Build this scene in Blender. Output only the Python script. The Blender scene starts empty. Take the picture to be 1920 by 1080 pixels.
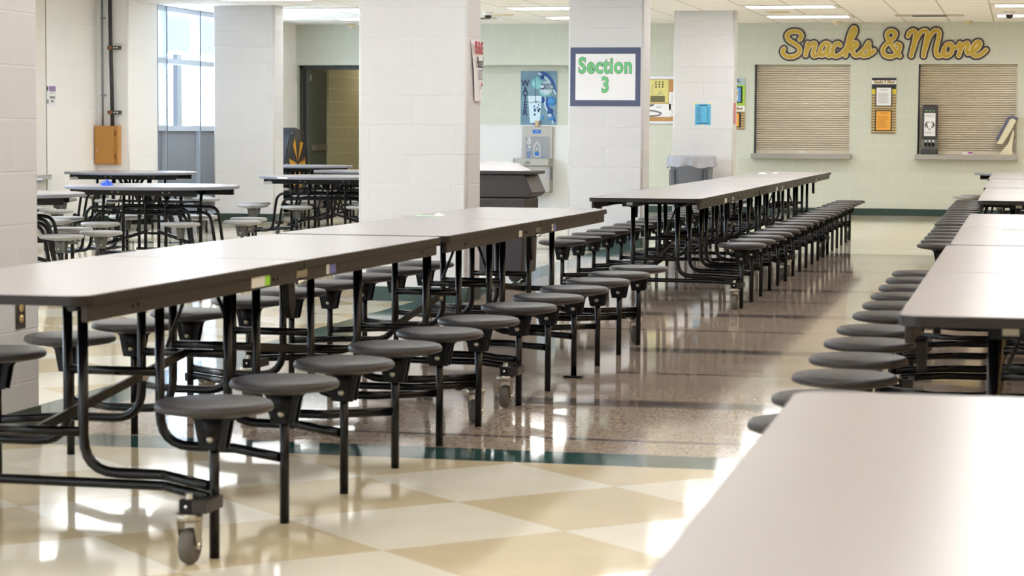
import bpy, bmesh, math, random
from mathutils import Vector, Matrix
random.seed(7)
sc = bpy.context.scene
COL = sc.collection
PI = math.pi

# ------------------------------------------------------------------ camera
H, YAW, PITCH, ROLL, FPX = 1.188, 0.220643, 0.06926, 0.006, 4258.64
def cam_matrix():
    cy, sy = math.cos(YAW), math.sin(YAW)
    r = Vector((cy, sy, 0)); f = Vector((-sy, cy, 0)); u = Vector((0, 0, 1))
    cp, sp = math.cos(PITCH), math.sin(PITCH)
    f2 = f*cp - u*sp; u2 = u*cp + f*sp
    cr, sr = math.cos(ROLL), math.sin(ROLL)
    r3 = r*cr + u2*sr; u3 = u2*cr - r*sr
    m = Matrix((r3, u3, -f2)).transposed().to_4x4()
    m.translation = (0, 0, H)
    return m
cd = bpy.data.cameras.new('camera'); cam = bpy.data.objects.new('camera', cd)
COL.objects.link(cam); cam.matrix_world = cam_matrix()
cd.sensor_width = 36.0; cd.lens = 36.0*FPX/1920.0
cd.clip_start = 0.05; cd.clip_end = 300
cd.dof.use_dof = True; cd.dof.focus_distance = 16.5; cd.dof.aperture_fstop = 8.0
sc.camera = cam

# ------------------------------------------------------------------ world, exposure
sc.view_settings.view_transform = 'Standard'; sc.view_settings.look = 'None'
sc.view_settings.exposure = EXPOSURE = 0.0
sc.view_settings.gamma = 1.0; sc.view_settings.use_curve_mapping = False
SKY = 15.0            # overcast sky outside the windows
LAMP = 11.8           # ceiling troffers
w = bpy.data.worlds.new('overcast_sky'); sc.world = w; w.use_nodes = True
bg = w.node_tree.nodes['Background']
bg.inputs[0].default_value = (0.66, 0.81, 1.0, 1); bg.inputs[1].default_value = SKY
def portal(name, loc, rot, sx, sy):
    l = bpy.data.lights.new(name, 'AREA'); l.shape = 'RECTANGLE'; l.size = sx; l.size_y = sy
    l.cycles.is_portal = True
    o = bpy.data.objects.new(name, l); COL.objects.link(o); o.location = loc; o.rotation_euler = rot
CEIL = 2.76
XL, XR, YB, YF = -11.2, 7.5, 33.0, -7.0
# window bays of the left wall: (y0, y1)
BAYS = [(27.37, 31.4), (17.0, 22.5), (9.6, 13.2), (1.0, 4.0), (-6.0, -0.5)]
for i, (a, b) in enumerate(BAYS):
    x = -10.95 if i == 0 else XL - 0.1
    portal('window_portal', (x-0.05, (a+b)/2, 1.97), (0, -PI/2, 0), 1.56, b-a)
FBAYS = [(-10.4, -8.6)]      # window bays of the wall behind the camera (x0, x1)
for a, b in FBAYS: portal('window_portal', ((a+b)/2, YF-0.2, 1.75), (PI/2, 0, PI), b-a, 1.9)

# ------------------------------------------------------------------ materials
def lin(c):
    c = c/255.0
    return c/12.92 if c <= 0.04045 else ((c+0.055)/1.055)**2.4
def rgb(r, g, b): return (lin(r), lin(g), lin(b), 1.0)
class NT:
    def __init__(s, name):
        s.m = bpy.data.materials.new(name); s.m.use_nodes = True
        s.t = s.m.node_tree; s.b = s.t.nodes['Principled BSDF']
    def n(s, kind, **kw):
        nd = s.t.nodes.new(kind)
        for k, v in kw.items(): setattr(nd, k, v)
        return nd
    def l(s, a, b): s.t.links.new(a, b)
    def val(s, sock, v):
        if hasattr(v, 'is_linked') or isinstance(v, bpy.types.NodeSocket): s.l(v, sock)
        else: sock.default_value = v
    def math(s, op, a, b=None, c=None, clamp=False):
        nd = s.n('ShaderNodeMath', operation=op); nd.use_clamp = clamp
        s.val(nd.inputs[0], a)
        if b is not None: s.val(nd.inputs[1], b)
        if c is not None: s.val(nd.inputs[2], c)
        return nd.outputs[0]
    def mix(s, f, a, b):
        nd = s.n('ShaderNodeMix', data_type='RGBA')
        s.val(nd.inputs['Factor'], f); s.val(nd.inputs['A'], a) if False else None
        for sock in nd.inputs:
            if sock.type == 'RGBA' and sock.name == 'A': s.val(sock, a)
            if sock.type == 'RGBA' and sock.name == 'B': s.val(sock, b)
        for o in nd.outputs:
            if o.type == 'RGBA': return o
    def noise(s, vec, scale, detail=2.0, rough=0.5):
        nd = s.n('ShaderNodeTexNoise'); s.l(vec, nd.inputs['Vector'])
        nd.inputs['Scale'].default_value = scale; nd.inputs['Detail'].default_value = detail
        nd.inputs['Roughness'].default_value = rough
        return nd.outputs['Fac']
    def coord(s, which='Object'): return s.n('ShaderNodeTexCoord').outputs[which]
    def bump(s, h, strength, dist=0.01):
        nd = s.n('ShaderNodeBump'); s.l(h, nd.inputs['Height'])
        nd.inputs['Strength'].default_value = strength; nd.inputs['Distance'].default_value = dist
        s.l(nd.outputs[0], s.b.inputs['Normal'])
    def set(s, col=None, rough=None, metal=None, spec=None):
        if col is not None: s.val(s.b.inputs['Base Color'], col)
        if rough is not None: s.val(s.b.inputs['Roughness'], rough)
        if metal is not None: s.b.inputs['Metallic'].default_value = metal
        if spec is not None: s.b.inputs['Specular IOR Level'].default_value = spec
        return s
MATS = {}
def plain(name, col, rough=0.5, metal=0.0, var=0.06, scale=30.0, bump=0.0, spec=0.5):
    """paint or plastic: one colour with a slight procedural mottle"""
    if name in MATS: return MATS[name]
    k = NT(name)
    nz = k.noise(k.coord(), scale, 3)
    f = k.math('MULTIPLY', nz, 1.0)
    dark = tuple(c*(1-var) for c in col[:3])+(1,); lite = tuple(min(1, c*(1+var)) for c in col[:3])+(1,)
    k.set(k.mix(f, dark, lite), rough, metal, spec)
    if bump: k.bump(nz, bump, 0.003)
    MATS[name] = k.m
    return k.m
def block_wall(name, col, joint, bw, depth=0.35, rough=0.55):
    """painted concrete block: courses of 0.2032, length bw, from the mesh's metre UVs"""
    k = NT(name)
    uv = k.n('ShaderNodeUVMap').outputs[0]
    br = k.n('ShaderNodeTexBrick', offset=0.5, offset_frequency=2, squash=1.0)
    k.l(uv, br.inputs['Vector'])
    br.inputs['Scale'].default_value = 1.0; br.inputs['Brick Width'].default_value = bw
    br.inputs['Row Height'].default_value = 0.2032; br.inputs['Mortar Size'].default_value = 0.0045
    br.inputs['Mortar Smooth'].default_value = 0.35; br.inputs['Bias'].default_value = 0.0
    lo = tuple(c*0.985 for c in col[:3])+(1,)
    br.inputs['Color1'].default_value = col; br.inputs['Color2'].default_value = lo
    br.inputs['Mortar'].default_value = joint
    nz = k.noise(k.coord(), 90.0, 3)
    k.set(br.outputs['Color'], rough)
    inv = k.math('SUBTRACT', 1.0, br.outputs['Fac'])
    h = k.math('ADD', inv, k.math('MULTIPLY', nz, 0.16))
    k.bump(h, depth, 0.006)
    MATS[name] = k.m
    return k.m
def emitter(name, col, strength):
    k = NT(name); k.set(col, 0.5)
    k.b.inputs['Emission Color'].default_value = col; k.b.inputs['Emission Strength'].default_value = strength
    return k.m
WHITE_BLOCK = block_wall('white_painted_block', rgb(213, 213, 215), rgb(226, 226, 228), 0.61, 0.8)
WALL_WHITE = block_wall('cream_painted_block', rgb(248, 247, 244), rgb(252, 251, 249), 0.4064, 0.5)
WALL_GREEN = block_wall('pale_green_block', rgb(203, 207, 193), rgb(212, 216, 203), 0.4064, 0.3)
WALL_TAN = block_wall('tan_block', rgb(196, 170, 134), rgb(206, 184, 150), 0.4064, 0.3)
WALL_OLIVE = block_wall('olive_block', rgb(196, 190, 158), rgb(226, 222, 196), 0.4064, 0.3)
BASEB = plain('green_vinyl', rgb(30, 56, 48), 0.4)
PANEL = plain('white_wall_panel', rgb(222, 223, 222), 0.3, var=0.01)
LAM = plain('pale_laminate', rgb(168, 163, 166), 0.24, var=0.02, scale=160)
EDGE = plain('black_edge_band', rgb(32, 29, 29), 0.42, spec=0.3)
PAINT = plain('black_gloss_paint', rgb(13, 12, 14), 0.24, var=0.1, spec=0.26)
RAILM = plain('bronze_rail_paint', rgb(50, 44, 41), 0.42, metal=0.2, var=0.08, spec=0.25)
SEAT = plain('charcoal_plastic', rgb(50, 47, 48), 0.42, var=0.16, scale=420, bump=0.05, spec=0.36)
SEATG = plain('grey_plastic', rgb(150, 149, 148), 0.42, var=0.08, scale=300)
CONEG = plain('dark_grey_plastic', rgb(96, 96, 94), 0.45)
BRK = plain('black_plastic', rgb(13, 12, 13), 0.45, spec=0.18)
CHROME = plain('chrome', rgb(205, 204, 200), 0.22, metal=1.0, var=0.03)
STEEL = plain('brushed_steel', rgb(168, 165, 158), 0.38, metal=0.95, var=0.06, scale=60)
ZINC = plain('zinc_plated', rgb(160, 156, 144), 0.30, metal=0.8)
RUBBER = plain('grey_rubber', rgb(86, 82, 76), 0.6)
PAPER = plain('white_paper', rgb(238, 238, 240), 0.6, var=0.015)
INK = plain('black_ink', rgb(30, 28, 34), 0.6)
GREYINK = plain('grey_ink', rgb(150, 148, 150), 0.6)
OUTF = plain('bluish_frame', rgb(168, 178, 192), 0.4)

# ------------------------------------------------------------------ mesh helpers
class MB:
    def __init__(s): s.v = []; s.f = []; s.sm = []
    def add(s, vs, fs, smooth=False):
        o = len(s.v); s.v += [tuple(p) for p in vs]
        for f in fs: s.f.append(tuple(i+o for i in f)); s.sm.append(smooth)
        return s
    def box(s, x0, x1, y0, y1, z0, z1):
        vs = [(x, y, z) for z in (z0, z1) for y in (y0, y1) for x in (x0, x1)]
        return s.add(vs, [(0, 2, 3, 1), (4, 5, 7, 6), (0, 1, 5, 4), (2, 6, 7, 3), (0, 4, 6, 2), (1, 3, 7, 5)])
    def tube(s, pts, r, n=10, r2=None, cap=True):
        P = [Vector(p) for p in pts]; rings = []
        t0 = (P[1]-P[0]).normalized()
        up = Vector((0, 0, 1)) if abs(t0.z) < 0.9 else Vector((0, 1, 0))
        side = t0.cross(up).normalized()
        for i, p in enumerate(P):
            t = ((P[i]-P[i-1]).normalized() if i else t0)
            t2 = ((P[i+1]-P[i]).normalized() if i < len(P)-1 else t)
            tt = (t+t2).normalized()
            side = (side - tt*side.dot(tt)).normalized(); b = tt.cross(side)
            k = 1.0/max(0.5, math.sqrt((1+t.dot(t2))/2)) if i and i < len(P)-1 else 1.0
            rr = r if r2 is None else r+(r2-r)*i/(len(P)-1)
            rings.append([p+(side*math.cos(a)+b*math.sin(a))*rr for a in (2*PI*j/n for j in range(n))])
        vs = [q for R in rings for q in R]; fs = []
        for i in range(len(P)-1):
            for j in range(n):
                fs.append((i*n+j, i*n+(j+1) % n, (i+1)*n+(j+1) % n, (i+1)*n+j))
        s.add(vs, fs, True)
        if cap:
            o = len(s.v)-len(vs)
            s.f.append(tuple(o+j for j in reversed(range(n)))); s.sm.append(False)
            s.f.append(tuple(o+(len(P)-1)*n+j for j in range(n))); s.sm.append(False)
        return s
    def lathe(s, prof, c=(0, 0, 0), n=32, axis='z', smooth=True):
        vs = []; fs = []; m = len(prof)
        for j in range(n):
            a = 2*PI*j/n
            for r, z in prof:
                p = (r*math.cos(a), r*math.sin(a), z)
                if axis == 'y': p = (p[0], p[2], p[1])
                if axis == 'x': p = (p[2], p[0], p[1])
                vs.append((p[0]+c[0], p[1]+c[1], p[2]+c[2]))
        flip = axis == 'y'
        for j in range(n):
            k = (j+1) % n
            for i in range(m-1):
                a, b, cc, d = j*m+i, k*m+i, k*m+i+1, j*m+i+1
                q = [a, b, cc, d]
                if prof[i][0] < 1e-6: q = [a, cc, d]
                elif prof[i+1][0] < 1e-6: q = [a, b, d]
                fs.append(tuple(reversed(q)) if flip else tuple(q))
        return s.add(vs, fs, smooth)
    def prism(s, poly, a, b, plane='xy', smooth=False):
        def P(u, v, t):
            return {'xy': (u, v, t), 'xz': (u, t, v), 'yz': (t, u, v)}[plane]
        n = len(poly); vs = [P(u, v, a) for u, v in poly]+[P(u, v, b) for u, v in poly]
        fs = [tuple(reversed(range(n))), tuple(range(n, 2*n))]
        for i in range(n):
            j = (i+1) % n; fs.append((i, j, n+j, n+i))
        s.add(vs, fs)
        if smooth:
            for k in range(n): s.sm[-1-k] = True
        return s
    def mesh(s, name, mat, uvo=(0, 0), bevel=0.0, seg=2, vertical_only=False):
        me = bpy.data.meshes.new(name); me.from_pydata(s.v, [], s.f)
        bm = bmesh.new(); bm.from_mesh(me)
        for f, sm in zip(bm.faces, s.sm): f.smooth = sm
        bmesh.ops.recalc_face_normals(bm, faces=bm.faces)
        if bevel:
            es = [e for e in bm.edges if len(e.link_faces) == 2 and e.calc_face_angle(0) > 0.6 and
                  (not vertical_only or abs((e.verts[0].co-e.verts[1].co).normalized().z) > 0.99)]
            rr = bmesh.ops.bevel(bm, geom=es, offset=bevel, segments=seg, affect='EDGES', profile=0.5)
            for f in rr['faces']: f.smooth = True
        uvl = bm.loops.layers.uv.new('uv')
        for f in bm.faces:
            nx, ny, nz = (abs(c) for c in f.normal)
            for l in f.loops:
                c = l.vert.co
                if nz > max(nx, ny): l[uvl].uv = (c.x, c.y)
                elif ny >= nx: l[uvl].uv = (c.x-uvo[0], c.z)
                else: l[uvl].uv = (c.y-uvo[1], c.z)
        bm.to_mesh(me); bm.free()
        if mat: me.materials.append(mat)
        return me
    def build(s, name, mat, parent=None, loc=None, **kw):
        return link(name, s.mesh(name, mat, **kw), parent, loc)
def link(name, me, parent=None, loc=None, rot=None):
    o = bpy.data.objects.new(name, me); COL.objects.link(o)
    if parent: o.parent = parent
    if loc: o.location = loc
    if rot: o.rotation_euler = rot
    return o
def fillet(pts, rad, seg=6):
    P = [Vector(p) for p in pts]; out = [P[0]]
    rr = rad if isinstance(rad, (list, tuple)) else [rad]*(len(P)-2)
    for i in range(1, len(P)-1):
        a = (P[i-1]-P[i]); b = (P[i+1]-P[i]); la, lb = a.length, b.length
        a.normalize(); b.normalize(); ang = a.angle(b)
        d = min(rr[i-1]/math.tan(ang/2), la*0.49, lb*0.49)
        p0 = P[i]+a*d; p1 = P[i]+b*d
        for k in range(seg+1):
            t = k/seg; out.append((1-t)**2*p0+2*t*(1-t)*P[i]+t*t*p1)
    out.append(P[-1]); return out
def thing(name, label, cat, loc=(0, 0, 0), rotz=0.0, group=None):
    o = bpy.data.objects.new(name, None); COL.objects.link(o); o.empty_display_size = 0.1
    o.location = loc; o.rotation_euler = (0, 0, rotz)
    return tag(o, label, cat, group)
def tag(o, label, cat, group=None):
    o['label'] = label; o['category'] = cat
    if group: o['group'] = group
    return o
def struct(o): o['kind'] = 'structure'; return o
def dup(root, loc=None, rotz=None, label=None, group=None):
    def cp(o, par):
        c = o.copy(); COL.objects.link(c); c.parent = par
        for ch in kids.get(o.name, ()): cp(ch, c)
        return c
    kids = {}
    for o in root.children_recursive: kids.setdefault(o.parent.name, []).append(o)
    r = cp(root, None)
    if loc is not None: r.location = loc
    if rotz is not None: r.rotation_euler = (0, 0, rotz)
    if label: r['label'] = label
    if group: r['group'] = group
    return r
def text(name, body, size, mat, parent, loc, rot=(PI/2, 0, 0), fat=0.0, sx=1.0, depth=0.0008, shear=0.0, align='CENTER', space=1.0):
    cu = bpy.data.curves.new(name, 'FONT'); cu.body = body; cu.size = size; cu.offset = fat; cu.extrude = depth
    cu.align_x = align; cu.align_y = 'CENTER'; cu.shear = shear; cu.space_character = space; cu.resolution_u = 3
    t = bpy.data.objects.new(name, cu); COL.objects.link(t)
    dg = bpy.context.evaluated_depsgraph_get()
    me = bpy.data.meshes.new_from_object(t.evaluated_get(dg)); bpy.data.objects.remove(t)
    me.name = name
    for v in me.vertices: v.co.x *= sx
    me.materials.clear(); me.materials.append(mat)
    return link(name, me, parent, loc, rot)
# ------------------------------------------------------------------ floor
def floor_material():
    k = NT('polished_vinyl_tile'); co = k.coord()
    sx = k.n('ShaderNodeSeparateXYZ'); k.l(co, sx.inputs[0]); X, Y = sx.outputs[0], sx.outputs[1]
    M = k.math
    def band(v, c, hw):          # 1 inside |v-c|<hw
        return M('LESS_THAN', M('ABSOLUTE', M('SUBTRACT', v, c)), hw)
    # cream and tan squares set on the diagonal (0.61 m)
    a = M('ADD', X, 1.31); b = M('SUBTRACT', Y, 7.0)
    u = M('ROUND', M('DIVIDE', M('ADD', a, b), 0.872)); v = M('ROUND', M('DIVIDE', M('SUBTRACT', a, b), 0.872))
    odd = M('ABSOLUTE', M('MODULO', M('ADD', u, v), 2.0)); odd = M('GREATER_THAN', odd, 0.5)
    n1 = k.noise(co, 6, 4); n2 = k.noise(co, 260, 3, 0.7); n3 = k.noise(co, 1.3, 3)
    cream = k.mix(n1, rgb(228, 221, 203), rgb(240, 234, 218)); tan = k.mix(n1, rgb(210, 193, 158), rgb(220, 204, 172))
    base = k.mix(odd, tan, cream)
    # speckled brown field between the column line and the serving wall
    brown = k.mix(n2, rgb(148, 130, 115), rgb(224, 206, 188))
    st = k.n('ShaderNodeCombineXYZ'); k.l(M('MULTIPLY', X, 1.2), st.inputs[0]); k.l(M('MULTIPLY', Y, 9.0), st.inputs[1])
    ns = k.noise(st.outputs[0], 3.0, 3, 0.6)
    s3 = k.n('ShaderNodeCombineXYZ'); k.l(M('MULTIPLY', X, 60), s3.inputs[0]); k.l(M('MULTIPLY', Y, 18), s3.inputs[1])
    sp = k.noise(s3.outputs[0], 1.0, 4, 0.7)
    brown = k.mix(M('MULTIPLY', M('SUBTRACT', sp, 0.36), 3.2, clamp=True), k.mix(0.6, brown, rgb(108, 88, 72)), brown)
    brown = k.mix(M('MULTIPLY', n3, 0.35), brown, rgb(184, 163, 142))
    fy = M('ABSOLUTE', M('SUBTRACT', M('FRACT', M('DIVIDE', M('SUBTRACT', Y, 9.17), 1.22)), 0.5)); fz = M('ABSOLUTE', M('SUBTRACT', M('FRACT', M('DIVIDE', M('SUBTRACT', Y, 8.53), 2.44)), 0.5))
    thin = M('MULTIPLY', M('LESS_THAN', fy, 0.022), 0.8); wide = M('MULTIPLY', M('LESS_THAN', fz, 0.05), M('MULTIPLY', M('SUBTRACT', ns, 0.15), 1.9, clamp=True))
    grey = M('MULTIPLY', M('MAXIMUM', thin, wide), M('GREATER_THAN', Y, 8.4), clamp=True)
    brown = k.mix(grey, brown, rgb(70, 66, 70))
    inb = M('MULTIPLY', M('MULTIPLY', M('GREATER_THAN', X, -3.8), M('LESS_THAN', X, 5.2)),
            M('MULTIPLY', M('GREATER_THAN', Y, 8.05), M('LESS_THAN', Y, 22.3)))
    base = k.mix(inb, base, brown)
    teal = M('MAXIMUM', M('MULTIPLY', band(Y, 8.05, 0.15), M('LESS_THAN', X, 5.4)), M('MULTIPLY', band(X, -3.95, 0.15), M('GREATER_THAN', Y, 7.9)))
    teal = M('MAXIMUM', teal, M('MULTIPLY', band(Y, 22.3, 0.15), M('LESS_THAN', X, 5.4)))
    base = k.mix(teal, base, k.mix(n1, rgb(30, 66, 66), rgb(52, 90, 88)))
    k.set(base)
    sc2 = k.n('ShaderNodeTexNoise'); k.l(co, sc2.inputs['Vector']); sc2.inputs['Scale'].default_value = 3.0; sc2.inputs['Detail'].default_value = 6
    k.set(rough=M('ADD', 0.03, M('MULTIPLY', sc2.outputs['Fac'], 0.08)))
    k.b.inputs['IOR'].default_value = 1.56
    wav = M('ADD', k.noise(co, 3.2, 1), M('MULTIPLY', k.noise(co, 30, 1), 0.05))
    k.bump(wav, 0.03, 0.008)
    return k.m
struct(MB().box(XL-0.3, XR+0.3, YF-0.3, YB+9, -0.1, 0).build('floor', floor_material()))

# ------------------------------------------------------------------ ceiling
k = NT('ceiling_tile'); uv = k.n('ShaderNodeUVMap').outputs[0]
mp = k.n('ShaderNodeMapping'); k.l(uv, mp.inputs[0]); mp.inputs['Location'].default_value = (2.27+0.61*10, -30.8+0.61*60, 0)
br = k.n('ShaderNodeTexBrick', offset=0.0); k.l(mp.outputs[0], br.inputs['Vector'])
for nm, v in (('Scale', 1.0), ('Brick Width', 0.61), ('Row Height', 0.61), ('Mortar Size', 0.011), ('Mortar Smooth', 0.2)): br.inputs[nm].default_value = v
br.inputs['Color1'].default_value = rgb(252, 251, 249); br.inputs['Color2'].default_value = rgb(250, 249, 246); br.inputs['Mortar'].default_value = rgb(196, 192, 180)
sy_ = k.n('ShaderNodeSeparateXYZ'); k.l(mp.outputs[0], sy_.inputs[0])
rv = k.math('LESS_THAN', k.math('FRACT', k.math('DIVIDE', k.math('ADD', sy_.outputs[1], 0.04), 0.61)), 0.11)
k.set(k.mix(k.math('MULTIPLY', rv, 0.5), br.outputs['Color'], rgb(214, 211, 202)), 0.8); k.bump(k.math('ADD', k.math('SUBTRACT', 1.0, br.outputs['Fac']), k.math('MULTIPLY', k.noise(k.coord(), 120, 2), 0.3)), 0.3, 0.006)
struct(MB().box(XL-0.3, XR+0.3, YF-0.3, YB, CEIL, CEIL+0.12).build('ceiling', k.m))

# ------------------------------------------------------------------ walls
def cells(us, vs, holes):
    for i in range(len(us)-1):
        for j in range(len(vs)-1):
            cu, cv = (us[i]+us[i+1])/2, (vs[j]+vs[j+1])/2
            if not any(a < cu < b and c < cv < d for a, b, c, d in holes): yield us[i], us[i+1], vs[j], vs[j+1]
def wall_x(name, x0, x1, y0, y1, holes, mat):      # wall across X, openings as (x0, x1, z0, z1)
    us = sorted({x0, x1, *[h[0] for h in holes], *[h[1] for h in holes]}); vs = sorted({0, CEIL, *[h[2] for h in holes], *[h[3] for h in holes]})
    m = MB()
    for a, b, c, d in cells(us, vs, holes): m.box(a, b, y0, y1, c, d)
    return struct(m.build(name, mat))
def wall_y(name, x0, x1, y0, y1, holes, mat):
    us = sorted({y0, y1, *[h[0] for h in holes], *[h[1] for h in holes]}); vs = sorted({0, CEIL, *[h[2] for h in holes], *[h[3] for h in holes]})
    m = MB()
    for a, b, c, d in cells(us, vs, holes): m.box(x0, x1, a, b, c, d)
    return struct(m.build(name, mat))
DOOR = (-10.76, -8.95, 0, 2.155); ALC = (-8.6, -5.9, 0, 2.155)
S1 = (-3.82, -2.435, 0.88, 2.16); S2 = (-1.48, -0.095, 0.885, 2.165)
wall_x('wall_back', XL-0.3, XR+0.3, YB, YB+0.35, [DOOR, ALC, S1, S2], WALL_GREEN)
struct(MB().box(ALC[0]-0.1, ALC[1]+0.1, YB+0.35, YB+0.45, 0, 2.4).build('wall_alcove', WALL_GREEN))
struct(MB().box(ALC[0], ALC[1], YB+0.325, YB+0.35, 0, 1.25).box(ALC[0], ALC[1], YB+0.315, YB+0.35, 1.25, 1.272).build('trim_1', PANEL))
bays = [(a, b, 1.19, 2.7) for a, b in BAYS[1:]]
wall_y('wall_left', XL-0.3, XL, YF, 26.4, bays, WALL_WHITE)
struct(MB().box(XL-0.3, -10.78, 26.4, 27.37, 0, CEIL).build('wall_left_pier', WALL_WHITE, bevel=0.02, vertical_only=True))
struct(MB().box(XL-0.3, -10.78, 31.4, YB, 0, CEIL).build('wall_left_end', WALL_WHITE))
wall_y('wall_right', XR, XR+0.3, YF, YB, [], WALL_TAN)
wall_x('wall_front', XL-0.3, XR+0.3, YF-0.3, YF, [(a, b, 0.8, 2.7) for a, b in FBAYS], WALL_WHITE)
struct(MB().box(-4.1, -0.0, YB+0.35, YB+0.40, 0.6, 2.4).build('light_stop_panel', plain('light_stop_dark', rgb(70, 66, 60), 0.7)))  # unseen dark panel added behind the shutters to block sky light leaking in
# dark green bases along the walls
struct(MB().box(ALC[1], XR, YB-0.012, YB, 0, 0.1).box(DOOR[1], ALC[0], YB-0.012, YB, 0, 0.1).build('baseboard_back', BASEB))
struct(MB().box(XL, XL+0.012, YF, 26.4, 0, 0.1).box(XL, -10.78, 26.388, 26.4, 0, 0.1).box(-10.78, -10.768, 26.388, 27.37, 0, 0.1).build('baseboard_left', BASEB))

# columns with rounded corners
def column(x0, x1, y0, y1, name='wall_column'):
    wv = x1-x0
    c = struct(MB().box(x0, x1, y0, y1, 0, CEIL).build(name, WHITE_BLOCK, uvo=(x0+(wv-0.61)/2, y0+0.2), bevel=0.022, seg=3, vertical_only=True))
    t = 0.008
    b = MB().box(x0-t, x1+t, y0-t, y1+t, 0, 0.1).build('baseboard', BASEB, c, bevel=0.02, vertical_only=True)
    return c
column(-4.54, -3.75, 7.85, 8.26)
column(-4.511, -3.731, 15.2, 15.6)
column(-4.55, -3.775, 22.85, 23.3)
column(-4.49, -3.695, 29.6, 29.95)
column(-10.17, -9.35, 27.75, 28.12)

# ------------------------------------------------------------------ windows
k = NT('window_glass'); tr = k.n('ShaderNodeBsdfTransparent'); gl = k.n('ShaderNodeBsdfGlossy'); gl.inputs['Roughness'].default_value = 0.02
mx = k.n('ShaderNodeMixShader'); mx.inputs[0].default_value = 0.07
k.l(tr.outputs[0], mx.inputs[1]); k.l(gl.outputs[0], mx.inputs[2]); k.l(mx.outputs[0], k.t.nodes['Material Output'].inputs['Surface'])
GLASS = k.m
FRAME = plain('anodised_frame', rgb(188, 198, 211), 0.4)
GASKET = plain('dark_gasket', rgb(46, 56, 76), 0.5)
SPANDREL = plain('grey_spandrel', rgb(132, 138, 146), 0.45, var=0.03)
def glazing(n, x, y0, y1, z0, z1, mull, transom=None, spandrel=False):
    """storefront glazing in a plane of constant x, seen from +x"""
    root = struct(thing('window_%d' % n, 'x', 'x')); del root['label']; del root['category']
    f = MB(); g = MB(); bot = 0.0 if spandrel else z0
    for y in [y0+0.03]+mull+[y1-0.03]:
        f.box(x-0.07, x+0.06, y-0.03, y+0.03, bot, z1); g.box(x-0.02, x+0.055, y+0.03, y+0.04, bot, z1).box(x+0.059, x+0.062, y-0.008, y+0.016, bot, z1)
    for z in ([z0, z1-0.03]+([transom] if transom else [])+([0.03] if spandrel else [])):
        f.box(x-0.06, x+0.05, y0, y1, z-0.035, z+0.035)
    f.build('frame', FRAME, root); g.build('gasket', GASKET, root)
    MB().box(x-0.012, x-0.004, y0, y1, z0, z1).build('pane', GLASS, root)
    if spandrel: MB().box(x-0.02, x, y0, y1, 0, z0).build('spandrel_panel', SPANDREL, root)
    return root
glazing(1, -10.86, 27.37, 31.4, 1.19, CEIL, [27.73, 28.96, 30.2], 2.06, True)
for i, (a, b) in enumerate(BAYS[1:]):
    glazing(i+2, XL-0.12, a, b, 1.19, 2.7, [a+(b-a)*t for t in (0.25, 0.5, 0.75)], 2.06)
for i, (a, b) in enumerate(FBAYS):
    root = struct(thing('window_%d' % (i+6), 'x', 'x')); del root['label']; del root['category']
    f = MB()
    for x in (a+0.03, (2*a+b)/3, (a+2*b)/3, b-0.03): f.box(x-0.03, x+0.03, YF-0.2, YF-0.08, 0.8, 2.7)
    for z in (0.83, 2.06, 2.67): f.box(a, b, YF-0.19, YF-0.09, z-0.03, z+0.03)
    f.build('frame', FRAME, root); MB().box(a, b, YF-0.15, YF-0.14, 0.8, 2.7).build('pane', GLASS, root)
# outside the glazing: paved ground, pale canopy fascia, grey post
struct(MB().box(-60, XL-0.3, -40, 80, -0.2, -0.1).box(XL-0.3, 40, -40, YF-0.3, -0.2, -0.1).build('ground_outside', plain('pale_paving', rgb(214, 214, 208), 0.8)))
c = thing('canopy', 'pale cyan canopy fascia seen outside through the upper window panes', 'canopy', (-16, 41, 0))
MB().box(-0.6, 0, -4, 12, 2.68, 3.5).build('fascia', plain('cyan_metal', rgb(10, 38, 42), 0.5), c)
MB().box(-0.6, -0.3, -3, -2.8, -0.1, 2.68).box(-0.6, -0.3, 11, 11.2, -0.1, 2.68).build('leg', FRAME, c)
c = thing('outdoor_post', 'grey perforated post standing outside behind the middle window pane', 'post', (-13, 33.83, -0.1))
MB().box(-0.04, 0.04, -0.1, 0.1, 0, 2.45).build('post', plain('galvanised_post', rgb(36, 40, 46), 0.5, var=0.2, scale=9), c)
MB().lathe([(0, 0), (0.16, 0), (0.16, 0.02), (0, 0.02)]).build('base', FRAME, c)

# ------------------------------------------------------------------ troffers
LENSES = [emitter('lamp_lens', (0.97, 0.985, 1.0, 1), LAMP), emitter('warm_lamp_lens', (1.0, 0.81, 0.56, 1), LAMP*1.1)]
TFR = plain('white_lamp_frame', rgb(236, 234, 228), 0.5)
fm = MB()
for a in ((-0.6, 0.6, -0.3, -0.26), (-0.6, 0.6, 0.26, 0.3), (-0.6, -0.54, -0.26, 0.26), (0.54, 0.6, -0.26, 0.26)): fm.box(*a, -0.014, -0.001)
fme = fm.mesh('frame', TFR); dme = MB().box(-0.54, 0.54, -0.26, 0.26, -0.010, -0.002).mesh('diffuser', LENSES[0])
dmw = dme.copy(); dmw.materials[0] = LENSES[1]
NAMED = {(0, 0): 'ceiling light over the dark open doorway, closest to the counter wall',
         (0, 1): 'ceiling light second from the counter wall, over the black drum and doorway',
         (1, 0): 'ceiling light close to the counter wall, in front of the water poster alcove',
         (1, 1): 'ceiling light second out from the alcove wall, beside the white dome camera',
         (2, 0): 'ceiling light close to the counter wall, just above the gold Snacks word',
         (2, 1): 'ceiling light second out from the first shutter, above the gold Snacks word',
         (3, 0): 'ceiling light close to the second shutter, with a dome camera in front',
         (3, 1): 'ceiling light second out from the second shutter, at the top edge'}
first = None
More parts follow.
